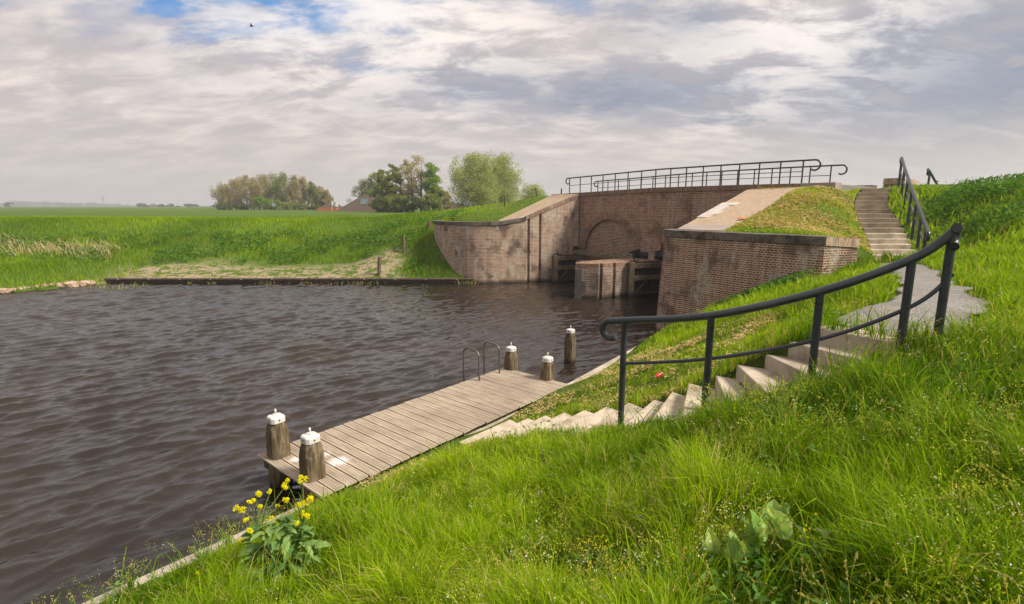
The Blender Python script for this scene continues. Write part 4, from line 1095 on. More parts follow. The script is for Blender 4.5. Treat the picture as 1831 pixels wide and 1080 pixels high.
def kerb_dist(X, Y):
    dm = np.full(X.shape, 99.0)
    for i in range(len(KERB)-1):
        a, b = np.array(KERB[i]), np.array(KERB[i+1]); d = b-a; t = np.clip(((X-a[0])*d[0]+(Y-a[1])*d[1])/(d@d), 0, 1)
        dm = np.minimum(dm, np.hypot(X-a[0]-t*d[0], Y-a[1]-t*d[1]))
    return dm
BW = hit(1352, 1010)
def near_grass():
    n = 620000
    X, Y, r = polar(n, 1.05, 26, -56, 56)
    ok = ~inpoly(CANAL, X, Y) & inpoly(FRONT_POLY, X, Y)
    ko = offset(KERB, -.24); ok &= ~inpoly([tuple(k) for k in KERB]+[tuple(k) for k in ko[::-1]], X, Y)
    ok &= pathdist_ok(X, Y) & ~in_stairs(X, Y, 1.0)
    X, Y, r = X[ok], Y[ok], r[ok]; Z = height(X, Y)
    s = seen(X, Y, Z); X, Y, Z, r = X[s], Y[s], Z[s], r[s]
    worn = worn_zone(X, Y)
    c1 = vnoise(X, Y, .55, 1); c2 = vnoise(X+40, Y+9, 1.9, 2); c3 = vnoise(X+7, Y+30, .22, 3)
    keep = rng.random(len(X)) < np.clip(.45+1.3*(c3-.30), .12, 1)*np.where(worn > .5, .8, 1)
    X, Y, Z, r, worn, c1, c2, c3 = [a[keep] for a in (X, Y, Z, r, worn, c1, c2, c3)]
    tuft = np.clip((vnoise(X, Y, .36, 15)-.45)*3, 0, 1)
    H = (.12+.16*c1+.17*tuft+.20*rng.random(len(X))**2)*(1-.70*worn)
    # tall sward hides the right-hand ends of the steps
    H = H*np.interp(r, [1.0, 2.2, 5, 12, 26], [.78, .95, 1.0, .85, .9])*np.interp(kerb_dist(X, Y), [.1, .45, 1.1], [.14, .32, 1.0])*np.interp(step_dist(X, Y), [.0, .35, 1.3], [.35, .55, 1.0])
    for (cx_, cy_, cr_, ck_) in ((BW[0], BW[1], .34, .35), (BW[0]*.82, BW[1]*.82, .26, .40), (-1.98, 4.3, .45, .5), (-1.80, 3.85, .42, .45), (-1.6, 3.45, .30, .6), (BW[0]*.64, BW[1]*.66, .20, .5)):
        H = H*np.where(np.hypot(X-cx_, Y-cy_) < cr_, ck_, 1)
    H = H*(.75+.6*vnoise(X, Y, .28, 14))
    W = np.maximum(.0056, .00150*r)*rng.uniform(.6, 1.6, len(X))*np.where(worn > .5, .9, 1)
    lean = .18+.60*rng.random(len(X))
    t1 = np.clip(-.05+.25*worn+.65*c2+.25*c1+.55*(rng.random(len(X))-.4)+.12*np.clip(X/4, 0, 1), 0, 1)
    straw = (rng.random(len(X)) < (.06+.06*(vnoise(X, Y, .9, 17) > .6)+.30*worn*np.clip(vnoise(X, Y, .5, 8)*2.2-.8, 0, 1))).astype(float)*rng.uniform(.5, 1, len(X))
    tint = np.c_[t1, straw]
    # the ground beside and behind the viewpoint, thinner
    Xo, Yo, ro = polar(330000, .5, 30, -180, 180)
    ok = ~inpoly(CANAL, Xo, Yo) & inpoly(FRONT_POLY, Xo, Yo) & pathdist_ok(Xo, Yo) & ~in_stairs(Xo, Yo, 1.0) & (kerb_dist(Xo, Yo) > .25)
    Zo = height(Xo, Yo); ok &= ~seen(Xo, Yo, Zo); Xo, Yo, Zo, ro = Xo[ok], Yo[ok], Zo[ok], ro[ok]
    Ho = (.14+.22*vnoise(Xo, Yo, .55, 1)+.18*rng.random(len(Xo)))*(1-.7*worn_zone(Xo, Yo)); Wo = np.maximum(.008, .0026*ro)*rng.uniform(.7, 1.3, len(Xo))
    Ho = np.where(ro < 1.2, Ho*.5, Ho)
    to = np.c_[np.clip(.65*vnoise(Xo+40, Yo+9, 1.9, 2)+.45*rng.random(len(Xo))-.1, 0, 1), (rng.random(len(Xo)) < .06)*.8]
    cpart = blades(Xo, Yo, Zo, Ho, Wo, .2+.5*rng.random(len(Xo)), to, 2, (.10, .05))
    nearm = r < 6
    a = blades(*[q[nearm] for q in (X, Y, Z, H, W, lean)], tint[nearm], 3, (.10, .05))
    b = blades(*[q[~nearm] for q in (X, Y, Z, H, W, lean)], tint[~nearm], 2, (.10, .05))
    co, q, t, c = join([a, b, cpart]); c = np.c_[c[:, :3], np.ones(len(c))]
    raw_mesh('meadow_grass', co, q, M['grass'], tris=t, kind='stuff', cat='grass', label='long lush green grass covering the near bank and the dike', color=c)
    # broad arching blades among it
    n = 5200; X, Y, r = polar(n, 1.1, 9, -52, 52)
    ok = ~inpoly(CANAL, X, Y) & inpoly(FRONT_POLY, X, Y) & (worn_zone(X, Y) < .3) & pathdist_ok(X, Y) & ~in_stairs(X, Y, 1.2) & (vnoise(X, Y, .7, 5) > .42)
    X, Y, r = X[ok], Y[ok], r[ok]; Z = height(X, Y)
    H = rng.uniform(.30, .55, len(X))*np.interp(r, [1, 3, 6], [.65, .9, 1]); W = rng.uniform(.007, .012, len(X)); lean = rng.uniform(.2, .9, len(X))
    co, q, t, c = blades(X, Y, Z, H, W, lean, np.c_[rng.uniform(0, .8, len(X)), np.zeros(len(X))], 5, (.10, .03)); c = np.c_[c[:, :3], np.ones(len(c))]
    raw_mesh('tall_grass', co, q, M['grass'], tris=t, kind='stuff', cat='tall grass', label='broad arching grass blades standing above the near meadow', color=c)
near_grass()

def mown_and_far():
    # mown slope behind the capstones, dried clippings lying on it
    n = 90000; X, Y = scatter(n, 5.5, 16.5, 13.5, 25)
    ok = ~inpoly(CANAL, X, Y) & ~inpoly(FRONT_POLY, X, Y) & ~in_stairs(X, Y, 1.0)
    sl_poly = [(5.0, 18.2), (A1.x, A1.y), (B1.x, B1.y), (B0.x, B0.y)]
    ok &= ~inpoly(sl_poly, X, Y)
    fl = np.array([8.13-5.2, 13.7-17.6]); fl = fl/np.hypot(*fl); dist = (X-5.2)*(-fl[1])+(Y-17.6)*fl[0]
    sv = (X-CORNER.x)*U.x+(Y-CORNER.y)*U.y; ok &= (dist > .52) & ((((X-CORNER.x)*N.x+(Y-CORNER.y)*N.y) < -.1) | (sv > 13.8))
    X, Y = X[ok], Y[ok]; Z = height(X, Y)
    edge = np.clip(1.6-.9*np.abs(dist[ok]-.5), 0, 1)
    c = vnoise(X, Y, .8, 11)
    H = rng.uniform(.05, .13, len(X))*(1+.8*c); W = rng.uniform(.012, .026, len(X))
    tint = np.c_[np.clip(.5+.6*rng.random(len(X)), 0, 1), (rng.random(len(X)) < np.clip(.50-.45*edge+.7*(c-.5), .06, .9))*rng.uniform(.6, 1, len(X))]
    co, q, t, cc = blades(X, Y, Z, H, W, .5+.7*rng.random(len(X)), tint, 2); cc = np.c_[cc[:, :3], np.ones(len(cc))]
    raw_mesh('mown_grass', co, q, M['grass'], tris=t, kind='stuff', cat='mown grass', label='short mown yellow-green grass on the slope beside the sloping brick paving', color=cc)
    # clippings: flat strands in clumps
    def clippings(poly_fn, x0, x1, y0, y1, ncl, per, size, name, label, spread=.22):
        cx, cy = scatter(ncl, x0, x1, y0, y1); ok = poly_fn(cx, cy); cx, cy = cx[ok], cy[ok]
        X = np.repeat(cx, per)+rng.normal(0, spread, len(cx)*per); Y = np.repeat(cy, per)+rng.normal(0, spread, len(cx)*per)
        ok = poly_fn(X, Y); X, Y = X[ok], Y[ok]; Z = height(X, Y)+rng.uniform(.03, .09, len(X))
        nn = len(X); th = rng.uniform(0, np.pi, nn); L = rng.uniform(.5, 1, nn)*size; Wd = size*.10
        d = np.stack([np.cos(th), np.sin(th), rng.normal(0, .25, nn)], 1)*L[:, None]; s = np.stack([-np.sin(th), np.cos(th), rng.normal(0, .4, nn)], 1)*Wd
        c0 = np.stack([X, Y, Z], 1); mid_ = c0+np.array([0, 0, 1])*(L*.18)[:, None]
        co = np.stack([c0-d-s, c0-d+s, mid_+s, mid_-s, c0+d+s, c0+d-s], 1).reshape(-1, 3); i = np.arange(nn)*6
        q = np.concatenate([np.stack([i, i+1, i+2, i+3], 1), np.stack([i+3, i+2, i+4, i+5], 1)])
        t = np.c_[rng.random(nn), (rng.random(nn) < .25)*rng.random(nn), np.zeros(nn), np.ones(nn)]
        raw_mesh(name, co, q, M['hay'], kind='stuff', cat='clippings', label=label, color=np.repeat(t, 6, 0))
    def mown_ok(x, y):
        dd = (x-5.2)*(-fl[1])+(y-17.6)*fl[0]
        return ~inpoly(FRONT_POLY, x, y) & ~inpoly(CANAL, x, y) & ~inpoly(sl_poly, x, y) & ~in_stairs(x, y, 1.1) & (dd > .9) & (vnoise(x, y, 1.0, 23) > .36) & (((x-CORNER.x)*N.x+(y-CORNER.y)*N.y) < -.1)
    clippings(mown_ok, 6, 14, 13.5, 23, 1150, 26, .075, 'hay_clippings', 'dry tan grass clippings strewn over the mown slope')
    def worn_ok(x, y): return (worn_zone(x, y) > .45) & (vnoise(x, y, .7, 21) > .42) & inpoly(FRONT_POLY, x, y) & ~in_stairs(x, y, 1.1) & ~inpoly(CANAL, x, y) & ~inpoly([tuple(p) for p in PATH], x, y) & ((x-NR.x)*b_v.x+(y-NR.y)*b_v.y > .12)
    clippings(worn_ok, -2.6, 5, 6.4, 12, 520, 22, .05, 'dry_thatch', 'brown withered grass thatch along the foot of the near bank', .12)
    # far bank
    n = 240000; X, Y = scatter(n, -50, 5, 23, 62)
    keep = rng.random(n) < np.interp(Y, [29, 42, 62], [1, .6, .12]); X, Y = X[keep], Y[keep]
    ok = ~inpoly(CANAL, X, Y) & ~inpoly(FRONT_POLY, X, Y) & (((X-CORNER.x)*N.x+(Y-CORNER.y)*N.y) < 0)
    wallpoly = [tuple(p) for p in offset(LWALL, -.1)]+[tuple(p) for p in offset(LWALL, .6)][::-1]; ok &= ~inpoly(wallpoly, X, Y)
    ok &= ~inpoly([(C0.x, C0.y-.1), (C1.x, C1.y), (D1.x, D1.y), (D0.x+.1, D0.y)], X, Y)
    ok &= ~((Y < REV_Y+.2) & (X > -22.8))
    X, Y = X[ok], Y[ok]; Z = height(X, Y); s = seen(X, Y, Z, .6); X, Y, Z = X[s], Y[s], Z[s]
    c = vnoise(X, Y, 1.3, 31); c2 = vnoise(X, Y*.6, 4.5, 32)
    sandy = (Y < 32.0+1.2*(c2-.5)) & (X > -22) & (X < -5.8-.6*c)
    keep = rng.random(len(X)) < np.where(sandy, np.clip((vnoise(X, Y, .55, 33)-.42)*1.8, .06, .8), .55+.45*c); X, Y, Z, c, c2, sandy = [a[keep] for a in (X, Y, Z, c, c2, sandy)]
    H = (.16+.28*c+.15*rng.random(len(X)))*np.where(sandy, .45, 1)*np.interp(Y, [30, 40, 46], [1, 1, .7]); 
    dike = (X > -6) & (Z > 3.35); H = np.where(dike, H*.40, H)
    W = rng.uniform(.020, .042, len(X))
    straw = ((rng.random(len(X)) < np.where(sandy, .35, .02)+np.where(dike & (X > -1.5), .30, 0))).astype(float)*.8
    co, q, t, cc = blades(X, Y, Z, H, W, .2+.4*rng.random(len(X)), np.c_[np.clip(.15+.9*c2*rng.uniform(.6, 1.2, len(X))+.4*dike, 0, 1), straw], 2, (.22, 0)); cc = np.c_[cc[:, :3], np.ones(len(cc))]
    raw_mesh('bank_grass', co, q, M['grass_far'], tris=t, kind='stuff', cat='bank grass', label='tall green grass on the far bank and the field edge', color=cc)
    # weeds: broader leaves near the sandy strip and by the wall
    X, Y = scatter(26000, -36, -3.3, 29.6, 36.5); c = vnoise(X, Y, 1.1, 41)
    ok = ~inpoly(CANAL, X, Y) & (c > .52) & ~inpoly(wallpoly, X, Y) & ((Y > 31.6) | (X > -6)); X, Y = X[ok], Y[ok]; Z = height(X, Y)
    leaves_stuff(X, Y, Z+rng.uniform(.05, .42, len(X)), .085, M['weed'], 'bank_weeds', 'dark leafy nettles low on the far bank')
    # leafy ground cover on the right-hand crest and against the wing wall
    spots = [at(1745, 333, Y=19), at(1700, 338, Y=18.5), at(1825, 322, Y=18.5), at(1690, 355, Y=17.5), at(1790, 352, Y=17), at(1760, 345, Y=17.5), (7.3, 13.9, 0), (6.9, 14.4, 0), (6.5, 14.9, 0), at(1810, 400, Y=14.5), at(1775, 380, Y=15.5)]
    XX, YY = [], []
    for sp_ in spots:
        k = 620; XX.append(rng.normal(sp_[0], .42, k)); YY.append(rng.normal(sp_[1], .35, k))
    X, Y = np.concatenate(XX), np.concatenate(YY)
    ok = inpoly(FRONT_POLY, X, Y) & ~in_stairs(X, Y, 1.2); X, Y = X[ok], Y[ok]; Z = height(X, Y)
    leaves_stuff(X, Y, Z+rng.uniform(.08, .40, len(X)), .055, M['weed'], 'nettle_patch', 'dark green nettle clumps on the dike crest and against the wing wall')

def leaf_quads(P, size, flat=.5):
    n = len(P); a = rng.normal(size=(n, 3)); a[:, 2] *= flat; a /= np.linalg.norm(a, axis=1)[:, None]
    b = rng.normal(size=(n, 3)); b -= a*(a*b).sum(1)[:, None]; b /= np.linalg.norm(b, axis=1)[:, None]
    s = (size*rng.uniform(.6, 1.3, n))[:, None] if np.isscalar(size) else size[:, None]
    co = np.stack([P-a*s, P+b*s*.45, P+a*s, P-b*s*.45], 1).reshape(-1, 3); i = np.arange(n)*4
    return co, np.stack([i, i+1, i+2, i+3], 1)
def leaves_stuff(X, Y, Z, size, material, name, label):
    co, q = leaf_quads(np.stack([X, Y, Z], 1), size); n = len(X)
    t = np.c_[np.clip(vnoise(X, Y, .6, 51)*.7+rng.random(n)*.4, 0, 1), np.zeros(n), np.zeros(n), np.ones(n)]
    raw_mesh(name, co, q, material, kind='stuff', cat='weeds', label=label, color=np.repeat(t, 4, 0))
M['weed'] = leaf_mat('weed_leaves', (.045, .120, .018), (.12, .25, .030), None, .35)
mown_and_far()

def reeds():
    # dry bent reeds on the far left bank, green-yellow tufts in the shallows
    parts = []
    for (px, py, k, sx) in ((45, 452, 150, 1.6), (95, 450, 110, 1.0), (150, 452, 150, 1.2), (185, 455, 110, .8), (20, 440, 60, .8)):
        p = hit(px, py); X = rng.normal(p.x, sx*.7, k); Y = rng.normal(p.y, .5, k); Z = height(X, Y)
        parts.append(blades(X, Y, Z, rng.uniform(.4, 1.0, k), np.full(k, .034), rng.uniform(.2, .8, k), np.c_[rng.random(k), (rng.random(k) < .2)*1.0], 3, (-.55, 0)))
    co, q, t, c = join(parts); c = np.c_[c[:, :3], np.ones(len(c))]
    raw_mesh('dry_reeds', co, q, M['reed'], tris=t, kind='stuff', cat='reeds', label='pale dry bent reeds on the far left bank', color=c)
    parts = []
    for (px, py, k, sx, h) in ((190, 515, 26, .35, .55), (215, 518, 18, .3, .4), (250, 512, 14, .3, .5), (345, 506, 10, .15, .35), (385, 506, 12, .15, .35), (490, 506, 14, .2, .5), (475, 506, 8, .2, .4), (545, 507, 18, .4, .35), (640, 508, 24, .6, .4), (660, 507, 12, .5, .4), (835, 505, 40, .3, .45), (170, 510, 20, .3, .6), (585, 507, 12, .3, .3)):
        p = at(px, py, z=0); X = rng.normal(p.x, sx, k); Y = np.minimum(rng.normal(p.y-.1, .12, k), 29.08); Z = np.full(k, -.02)
        parts.append(blades(X, Y, Z, rng.uniform(.5, 1.0, k)*h, np.full(k, .028), rng.uniform(.2, .8, k), np.c_[rng.random(k), (rng.random(k) < .75)*1.0], 3, (.3, 0)))
    co, q, t, c = join(parts); c = np.c_[c[:, :3], np.ones(len(c))]
    raw_mesh('water_reeds', co, q, M['reed'], tris=t, kind='stuff', cat='reeds', label='sparse yellow-green reed tufts in the shallows along the timber revetment', color=c)
reeds()

# ------------------------------------------------------------------ near plants
def ribbon_leaf(mb, base, direc, length, width, droop, tintv, lobes=0, cols=None, m=0, roll=0.0, nseg=9, fold=.35):
    """a leaf with a midrib fold, wavy edge and a droop"""
    d = Vector(direc).normalized(); side = d.cross(Vector((0, 0, 1)))
    side = side.normalized() if side.length > .01 else Vector((1, 0, 0)); side = Matrix.Rotation(roll, 3, d) @ side
    up = side.cross(d).normalized(); vs = []
    for k in range(nseg+1):
        f = k/nseg; wv = math.sin(math.pi*min(1, f*.92+.08))**.75*(1-.25*f)
        if lobes: wv *= 1-.32*abs(math.sin(f*math.pi*lobes))
        wv *= (1+random.uniform(-.14, .14)*(k > 0))*width/2; c = base+d*(length*f)-Vector((0, 0, 1))*(droop*length*f*f)
        jig = random.uniform(-.06, .06)*width
        vs += [c+side*wv+up*(wv*fold+jig), c, c-side*wv+up*(wv*fold-jig)]
    fs = []
    for k in range(nseg):
        a = 3*k; fs += [(a, a+1, a+4, a+3), (a+1, a+2, a+5, a+4)]
    mb.add(vs, fs, m=m)
    if cols is not None: cols += [tintv]*len(vs)
def set_tint(o, cols):
    me = o.data; ca = me.color_attributes.new('tint', 'FLOAT_COLOR', 'POINT')
    a = np.ones((len(me.vertices), 4), np.float32); a[:len(cols), 0] = cols[:len(me.vertices)]; a[:, 1] = 0
    ca.data.foreach_set('color', a.ravel())
M['mustard_leaf'] = leaf_mat('mustard_leaf', (.085, .185, .045), (.27, .40, .13), None, .3)
M['broad_leaf'] = leaf_mat('broad_leaf', (.18, .34, .07), (.46, .60, .22), None, .35)
def veins(m):
    t = NT(m.node_tree); b = [n for n in m.node_tree.nodes if n.type == 'BSDF_PRINCIPLED'][0]; P = geo_pos(t)
    n = t.noise(P, 70, 4, .6, .5); bump(t, b, n, .6, .004)
veins(M['broad_leaf']); veins(M['mustard_leaf'])
M['stem'] = leaf_mat('stem_green', (.10, .18, .03), (.16, .24, .05), None, .1)
M['yellow'] = leaf_mat('yellow_petal', (.72, .66, .008), (.82, .78, .02), None, .3)
M['yellow_green'] = leaf_mat('bud_yellow', (.42, .46, .05), (.62, .58, .10), None, .3)
M['white_petal'] = leaf_mat('white_petal', (.70, .68, .60), (.82, .80, .75), None, .3)
M['rag_leaf'] = leaf_mat('grey_leaf', (.15, .21, .10), (.26, .31, .19), None, .3)

def flower_head(mb, c, r, n, cols, sz=.011):
    for _ in range(n):
        v = Vector((random.gauss(0, 1), random.gauss(0, 1), random.gauss(0, .8))).normalized()*r*random.uniform(.55, 1.0)+c
        a = Vector((random.gauss(0, 1), random.gauss(0, 1), random.gauss(0, 1))).normalized(); b = a.orthogonal().normalized(); q = a.cross(b)
        mb.add([v+b*sz, v+q*sz, v-b*sz, v-q*sz], [(0, 1, 2, 3)]); mb.add([v+a*sz, v+q*sz*.8, v-a*sz, v-q*sz*.8], [(0, 1, 2, 3)])
        cols += [random.random()]*8
def mustard():
    base = at(505, 985, Y=4.35); base.z = max(ground(base.x, base.y), .3)
    o = empty('mustard_plant', base, 'bushy flowering mustard plant with yellow flower heads on the kerb in the foreground', 'plant')
    Yd = base.y
    heads = [(458, 882, .026), (432, 908, .034), (447, 898, .022), (463, 905, .02), (468, 960, .026), (480, 928, .02), (432, 968, .024), (447, 950, .022), (483, 878, .018), (508, 870, .024), (512, 858, .018), (541, 858, .03), (514, 893, .02), (548, 893, .034), (536, 903, .026), (549, 923, .03), (541, 918, .022), (508, 955, .02), (437, 930, .018), (495, 905, .016), (532, 935, .018), (470, 945, .022)]
    cols = []; mb = MB(); stem = MB(); sc = []
    joints = [base+Vector((-.12, 0, .30)), base+Vector((0, .02, .36)), base+Vector((.14, .03, .32)), base+Vector((-.22, .03, .2)), base+Vector((.20, 0, .45)), base+Vector((-.18, 0, .42))]
    for px, py, r in heads:
        c = at(px, py, Y=Yd+random.uniform(-.22, .22)); mb = MB(); cols = []; [flower_head(mb, c+Vector((random.gauss(0, r*.55), random.gauss(0, r*.5), random.gauss(0, r*.3))), r*.9, int(20+r*700), cols, .0072) for _ in range(3)]; set_tint(mb.build('flower_head', M['yellow'], o), cols)
        j = min(joints, key=lambda q: (q-c).length); b0 = base+Vector((random.uniform(-.03, .03), 0, -.05))
        stem.tube(smooth_path([b0, j, c-Vector((0, 0, .01))], 4), [.006]*4+[.004]*4+[.0025], 5)
    s_ = stem.build('stems', M['stem'], o, smooth=True); set_tint(s_, [random.random() for _ in s_.data.vertices])
    lm = MB(); lc = []
    for i in range(190):
        h = random.uniform(-.02, .52); a = random.uniform(0, 2*math.pi); rr = random.uniform(.02, .22)*(1.1-h)
        b0 = base+Vector((math.cos(a)*rr+random.uniform(-.15, .17)*(h > .05), math.sin(a)*rr, h))+Vector((.02, 0, 0)); L = random.uniform(.09, .21)*(1.15-h*.7)
        ribbon_leaf(lm, b0, (math.cos(a), math.sin(a), random.uniform(-.25, .5)), L, L*random.uniform(.50, .75), random.uniform(.1, .6), random.random(), lobes=random.choice((3, 4)), cols=lc, roll=random.uniform(-.5, .5), nseg=10)
    set_tint(lm.build('leaves', M['mustard_leaf'], o, smooth=True), lc)
mustard()
def broadleaf():
    p = hit(1352, 1010); o = empty('broadleaf_weed', p, 'large pale-green broad-leaved weed in the foreground grass', 'plant'); lm = MB(); lc = []
    Yp = p.y
    targets = [((1378, 958), (1385, 890), 40), ((1398, 955), (1412, 898), 36), ((1352, 985), (1342, 908), 42), ((1365, 968), (1358, 915), 26), ((1300, 980), (1296, 936), 26), ((1322, 990), (1308, 950), 30), ((1280, 1000), (1268, 940), 24),
               ((1335, 1000), (1330, 945), 30), ((1376, 1000), (1405, 975), 34), ((1420, 985), (1442, 945), 32), ((1432, 990), (1475, 962), 34), ((1352, 1005), (1385, 990), 40), ((1262, 1020), (1208, 1035), 34), ((1440, 1030), (1478, 1010), 34),
               ((1345, 1040), (1375, 1010), 40), ((1400, 1020), (1425, 1000), 36), ((1300, 1030), (1270, 1005), 30), ((1390, 1050), (1420, 1035), 34), ((1325, 1060), (1300, 1040), 34)]
    targets += [((a_[0]+random.uniform(-25, 25), a_[1]+8), (b_[0]+random.uniform(-25, 25), b_[1]+14), w_) for a_, b_, w_ in targets[:9]]
    stk = MB()
    for (bx_, by_), (tx_, ty_), wd in targets:
        Yl = Yp+random.uniform(-.16, .16); b0 = at(bx_, by_, Y=Yl); tip = at(tx_, ty_, Y=Yl+random.uniform(-.03, .09)); d = tip-b0
        ribbon_leaf(lm, b0, d+Vector((0, 0, d.length*.15)), d.length*1.22, wd/FPX*Yl*1.3, .22, random.random(), lobes=0, cols=lc, roll=random.uniform(-1.1, 1.1), nseg=14, fold=.55)
        stk.tube([p+Vector((random.uniform(-.03, .03), 0, -.02)), p.lerp(b0, .6)-Vector((0, 0, .02)), b0], [.006, .005, .004], 5)
    s2_ = stk.build('leaf_stalks', M['stem'], o); set_tint(s2_, [.8]*len(s2_.data.vertices))
    set_tint(lm.build('leaves', M['broad_leaf'], o, smooth=True), lc)
broadleaf()
def ragwort(px, py, w_, h_, nh, label, petal='yellow', leaf='rag_leaf', dot=.0042, headr=.012, name='ragwort_plant', nl=26):
    p = hit(px, py); o = empty(name, p, label, 'wildflower', 'small wildflowers in the near grass'); st_ = MB(); fm = MB(); fc = []; lm = MB(); lc = []
    for i in range(nh):
        t_ = p+Vector((random.uniform(-w_, w_), random.uniform(-w_*.6, w_*.6), h_*random.uniform(.55, 1.05)))
        mid_ = p.lerp(t_, .6)+Vector((random.uniform(-.02, .02), 0, .03)); st_.tube([p, mid_, t_], [.004, .003, .0018], 4)
        fm = MB(); fc = []
        for _ in range(4):
            flower_head(fm, t_+Vector((random.gauss(0, .016), random.gauss(0, .016), random.gauss(0, .012))), headr*.5, 2, fc, dot)
        set_tint(fm.build('flower_head', M[petal], o), fc)
    for i in range(nl):
        a = random.uniform(0, 6.28); h = random.uniform(.02, h_*.8); L = random.uniform(.04, .09)
        ribbon_leaf(lm, p+Vector((random.uniform(-w_, w_)*.6, random.uniform(-w_, w_)*.5, h)), (math.cos(a), math.sin(a), .3), L, L*.4, .4, random.random(), 3, lc, nseg=7)
    s_ = st_.build('stems', M['stem'], o); set_tint(s_, [random.random() for _ in s_.data.vertices]); set_tint(lm.build('leaves', M[leaf], o), lc)
ragwort(1065, 1040, .10, .27, 20, 'yellow-dotted ragwort with grey leaves left of the broad-leaved weed')
ragwort(1470, 1045, .12, .26, 26, 'yellow-dotted ragwort right of the broad-leaved weed')
ragwort(1120, 1075, .07, .20, 14, 'small yellow-dotted ragwort at the bottom edge, left of the broad-leaved weed')
ragwort(232, 1062, .17, .34, 22, 'sprawling yellow-green weed over the kerb, leftmost in the foreground', 'yellow_green', 'stem', name='bushy_weed')
ragwort(365, 1012, .15, .26, 18, 'sprawling yellow-green weed over the kerb, just left of the mustard plant', 'yellow_green', 'stem', name='bushy_weed')
ragwort(410, 985, .10, .24, 16, 'yellow-green weed touching the left side of the mustard plant', 'yellow_green', 'stem', name='bushy_weed')
ragwort(1290, 770, .38, .42, 44, 'tall pale cress-like weed in the grass below the handrail', 'yellow_green', 'stem', dot=.0055, name='cress_weed', nl=30)
ragwort(1395, 790, .34, .42, 40, 'tall pale cress-like weed in the grass, right-hand one below the handrail', 'yellow_green', 'stem', dot=.0055, name='cress_weed', nl=30)
ragwort(1085, 738, .16, .20, 14, 'small weed growing in front of the lower steps', 'yellow_green', 'stem', name='bushy_weed', nl=14)
# scattered little flower heads and seed heads
def speckles():
    n = 15000; X, Y, r = polar(n, 1.15, 8.5, -52, 52)
    c = vnoise(X, Y, .9, 61); ok = ~inpoly(CANAL, X, Y) & inpoly(FRONT_POLY, X, Y) & (c > .40) & pathdist_ok(X, Y) & (worn_zone(X, Y) < .4) & ~in_stairs(X, Y, 1.1)
    X, Y, r = X[ok], Y[ok], r[ok]; Z = height(X, Y); n = len(X)
    H = (.22+.22*rng.random(n))*np.interp(r, [1, 3, 6], [.6, .85, 1.0])
    sx = rng.normal(0, .08, n); sy = rng.normal(0, .08, n)
    parts_co, parts_q, cols_, mi = [], [], [], []; b = 0
    st_co, st_q, st_t, st_c = blades(X, Y, Z, H, np.full(n, .003), np.full(n, .12), np.c_[np.full(n, .8), np.zeros(n)], 2)
    # heads at the blade tips: tip is vertex 4 of each 5
    tips = st_co.reshape(n, 5, 3)[:, 4]
    k = 9; kind = (rng.random(n) < .12)
    Pq = np.repeat(tips, k, 0)+rng.normal(size=(n*k, 3))*np.array([.012, .012, .022]); kd = np.repeat(kind, k)
    co, q = leaf_quads(Pq, .0060, 1.0)
    idx = np.repeat(kd.astype(int), 1)
    allco = np.concatenate([st_co, co]); quads = np.concatenate([st_q, q+len(st_co)])
    mat_i = np.concatenate([np.zeros(len(st_q), int), np.where(kd, 2, 1), np.zeros(len(st_t), int)])
    tint = np.concatenate([np.c_[st_c[:, :3], np.ones(len(st_c))], np.repeat(np.c_[rng.random(n*k), np.zeros(n*k), np.zeros(n*k), np.ones(n*k)], 4, 0)])
    raw_mesh('meadow_flowers', allco, quads, [M['stem'], M['yellow_green'], M['white_petal']], tris=st_t, kind='stuff', cat='wildflowers', label='tiny pale yellow and white flower heads sprinkled through the near grass', color=tint, matidx=mat_i)
speckles()
def seed_heads():
    n = 2400; X, Y, r = polar(n, 1.6, 10, -52, 52)
    ok = ~inpoly(CANAL, X, Y) & inpoly(FRONT_POLY, X, Y) & pathdist_ok(X, Y) & (worn_zone(X, Y) < .3) & ~in_stairs(X, Y, 1.1) & (vnoise(X, Y, .8, 66) > .45) & (kerb_dist(X, Y) > .4)
    X, Y, r = X[ok], Y[ok], r[ok]; Z = height(X, Y); n = len(X); H = rng.uniform(.34, .58, n)*np.interp(r, [1, 3, 6], [.65, .9, 1.0])
    co, q, t, c = blades(X, Y, Z, H, np.full(n, .0035), rng.uniform(.15, .5, n), np.c_[np.full(n, .7), np.full(n, .5)], 3)
    tips = co.reshape(n, 7, 3)[:, 6]; prev = co.reshape(n, 7, 3)[:, 4]; d = tips-prev; d /= np.linalg.norm(d, axis=1)[:, None]
    k = 12; f = np.tile(np.linspace(-.055, .005, k), n)[:, None]; P = np.repeat(tips, k, 0)+np.repeat(d, k, 0)*f+rng.normal(0, .0022, (n*k, 3))
    lc, lq = leaf_quads(P, .0062, 1.5)
    tint = np.concatenate([np.c_[c[:, :3], np.ones(len(c))], np.repeat(np.c_[rng.random(n*k)*.4, np.repeat(rng.uniform(.4, 1, n), k), np.zeros(n*k), np.ones(n*k)], 4, 0)])
    raw_mesh('seed_heads', np.concatenate([co, lc]), np.concatenate([q, lq+len(co)]), M['grass'], tris=t, kind='stuff', cat='grass', label='straw-coloured grass seed heads nodding above the near meadow', color=tint)
    # low broad leaves of clover, dock and ground ivy between the blades
    n = 30000; X, Y, r = polar(n, 1.1, 9, -52, 52)
    ok = ~inpoly(CANAL, X, Y) & inpoly(FRONT_POLY, X, Y) & pathdist_ok(X, Y) & ~in_stairs(X, Y, 1.1) & (vnoise(X, Y, .42, 67) > .60) & (kerb_dist(X, Y) > .3) & (worn_zone(X, Y) < .3)
    X, Y, r = X[ok], Y[ok], r[ok]; Z = height(X, Y)
    leaves_stuff(X, Y, Z+rng.uniform(.03, .24, len(X))*np.interp(r, [1, 4], [.75, 1]), .021, M['weed_light'], 'meadow_weeds', 'small broad weed leaves in patches among the near grass')
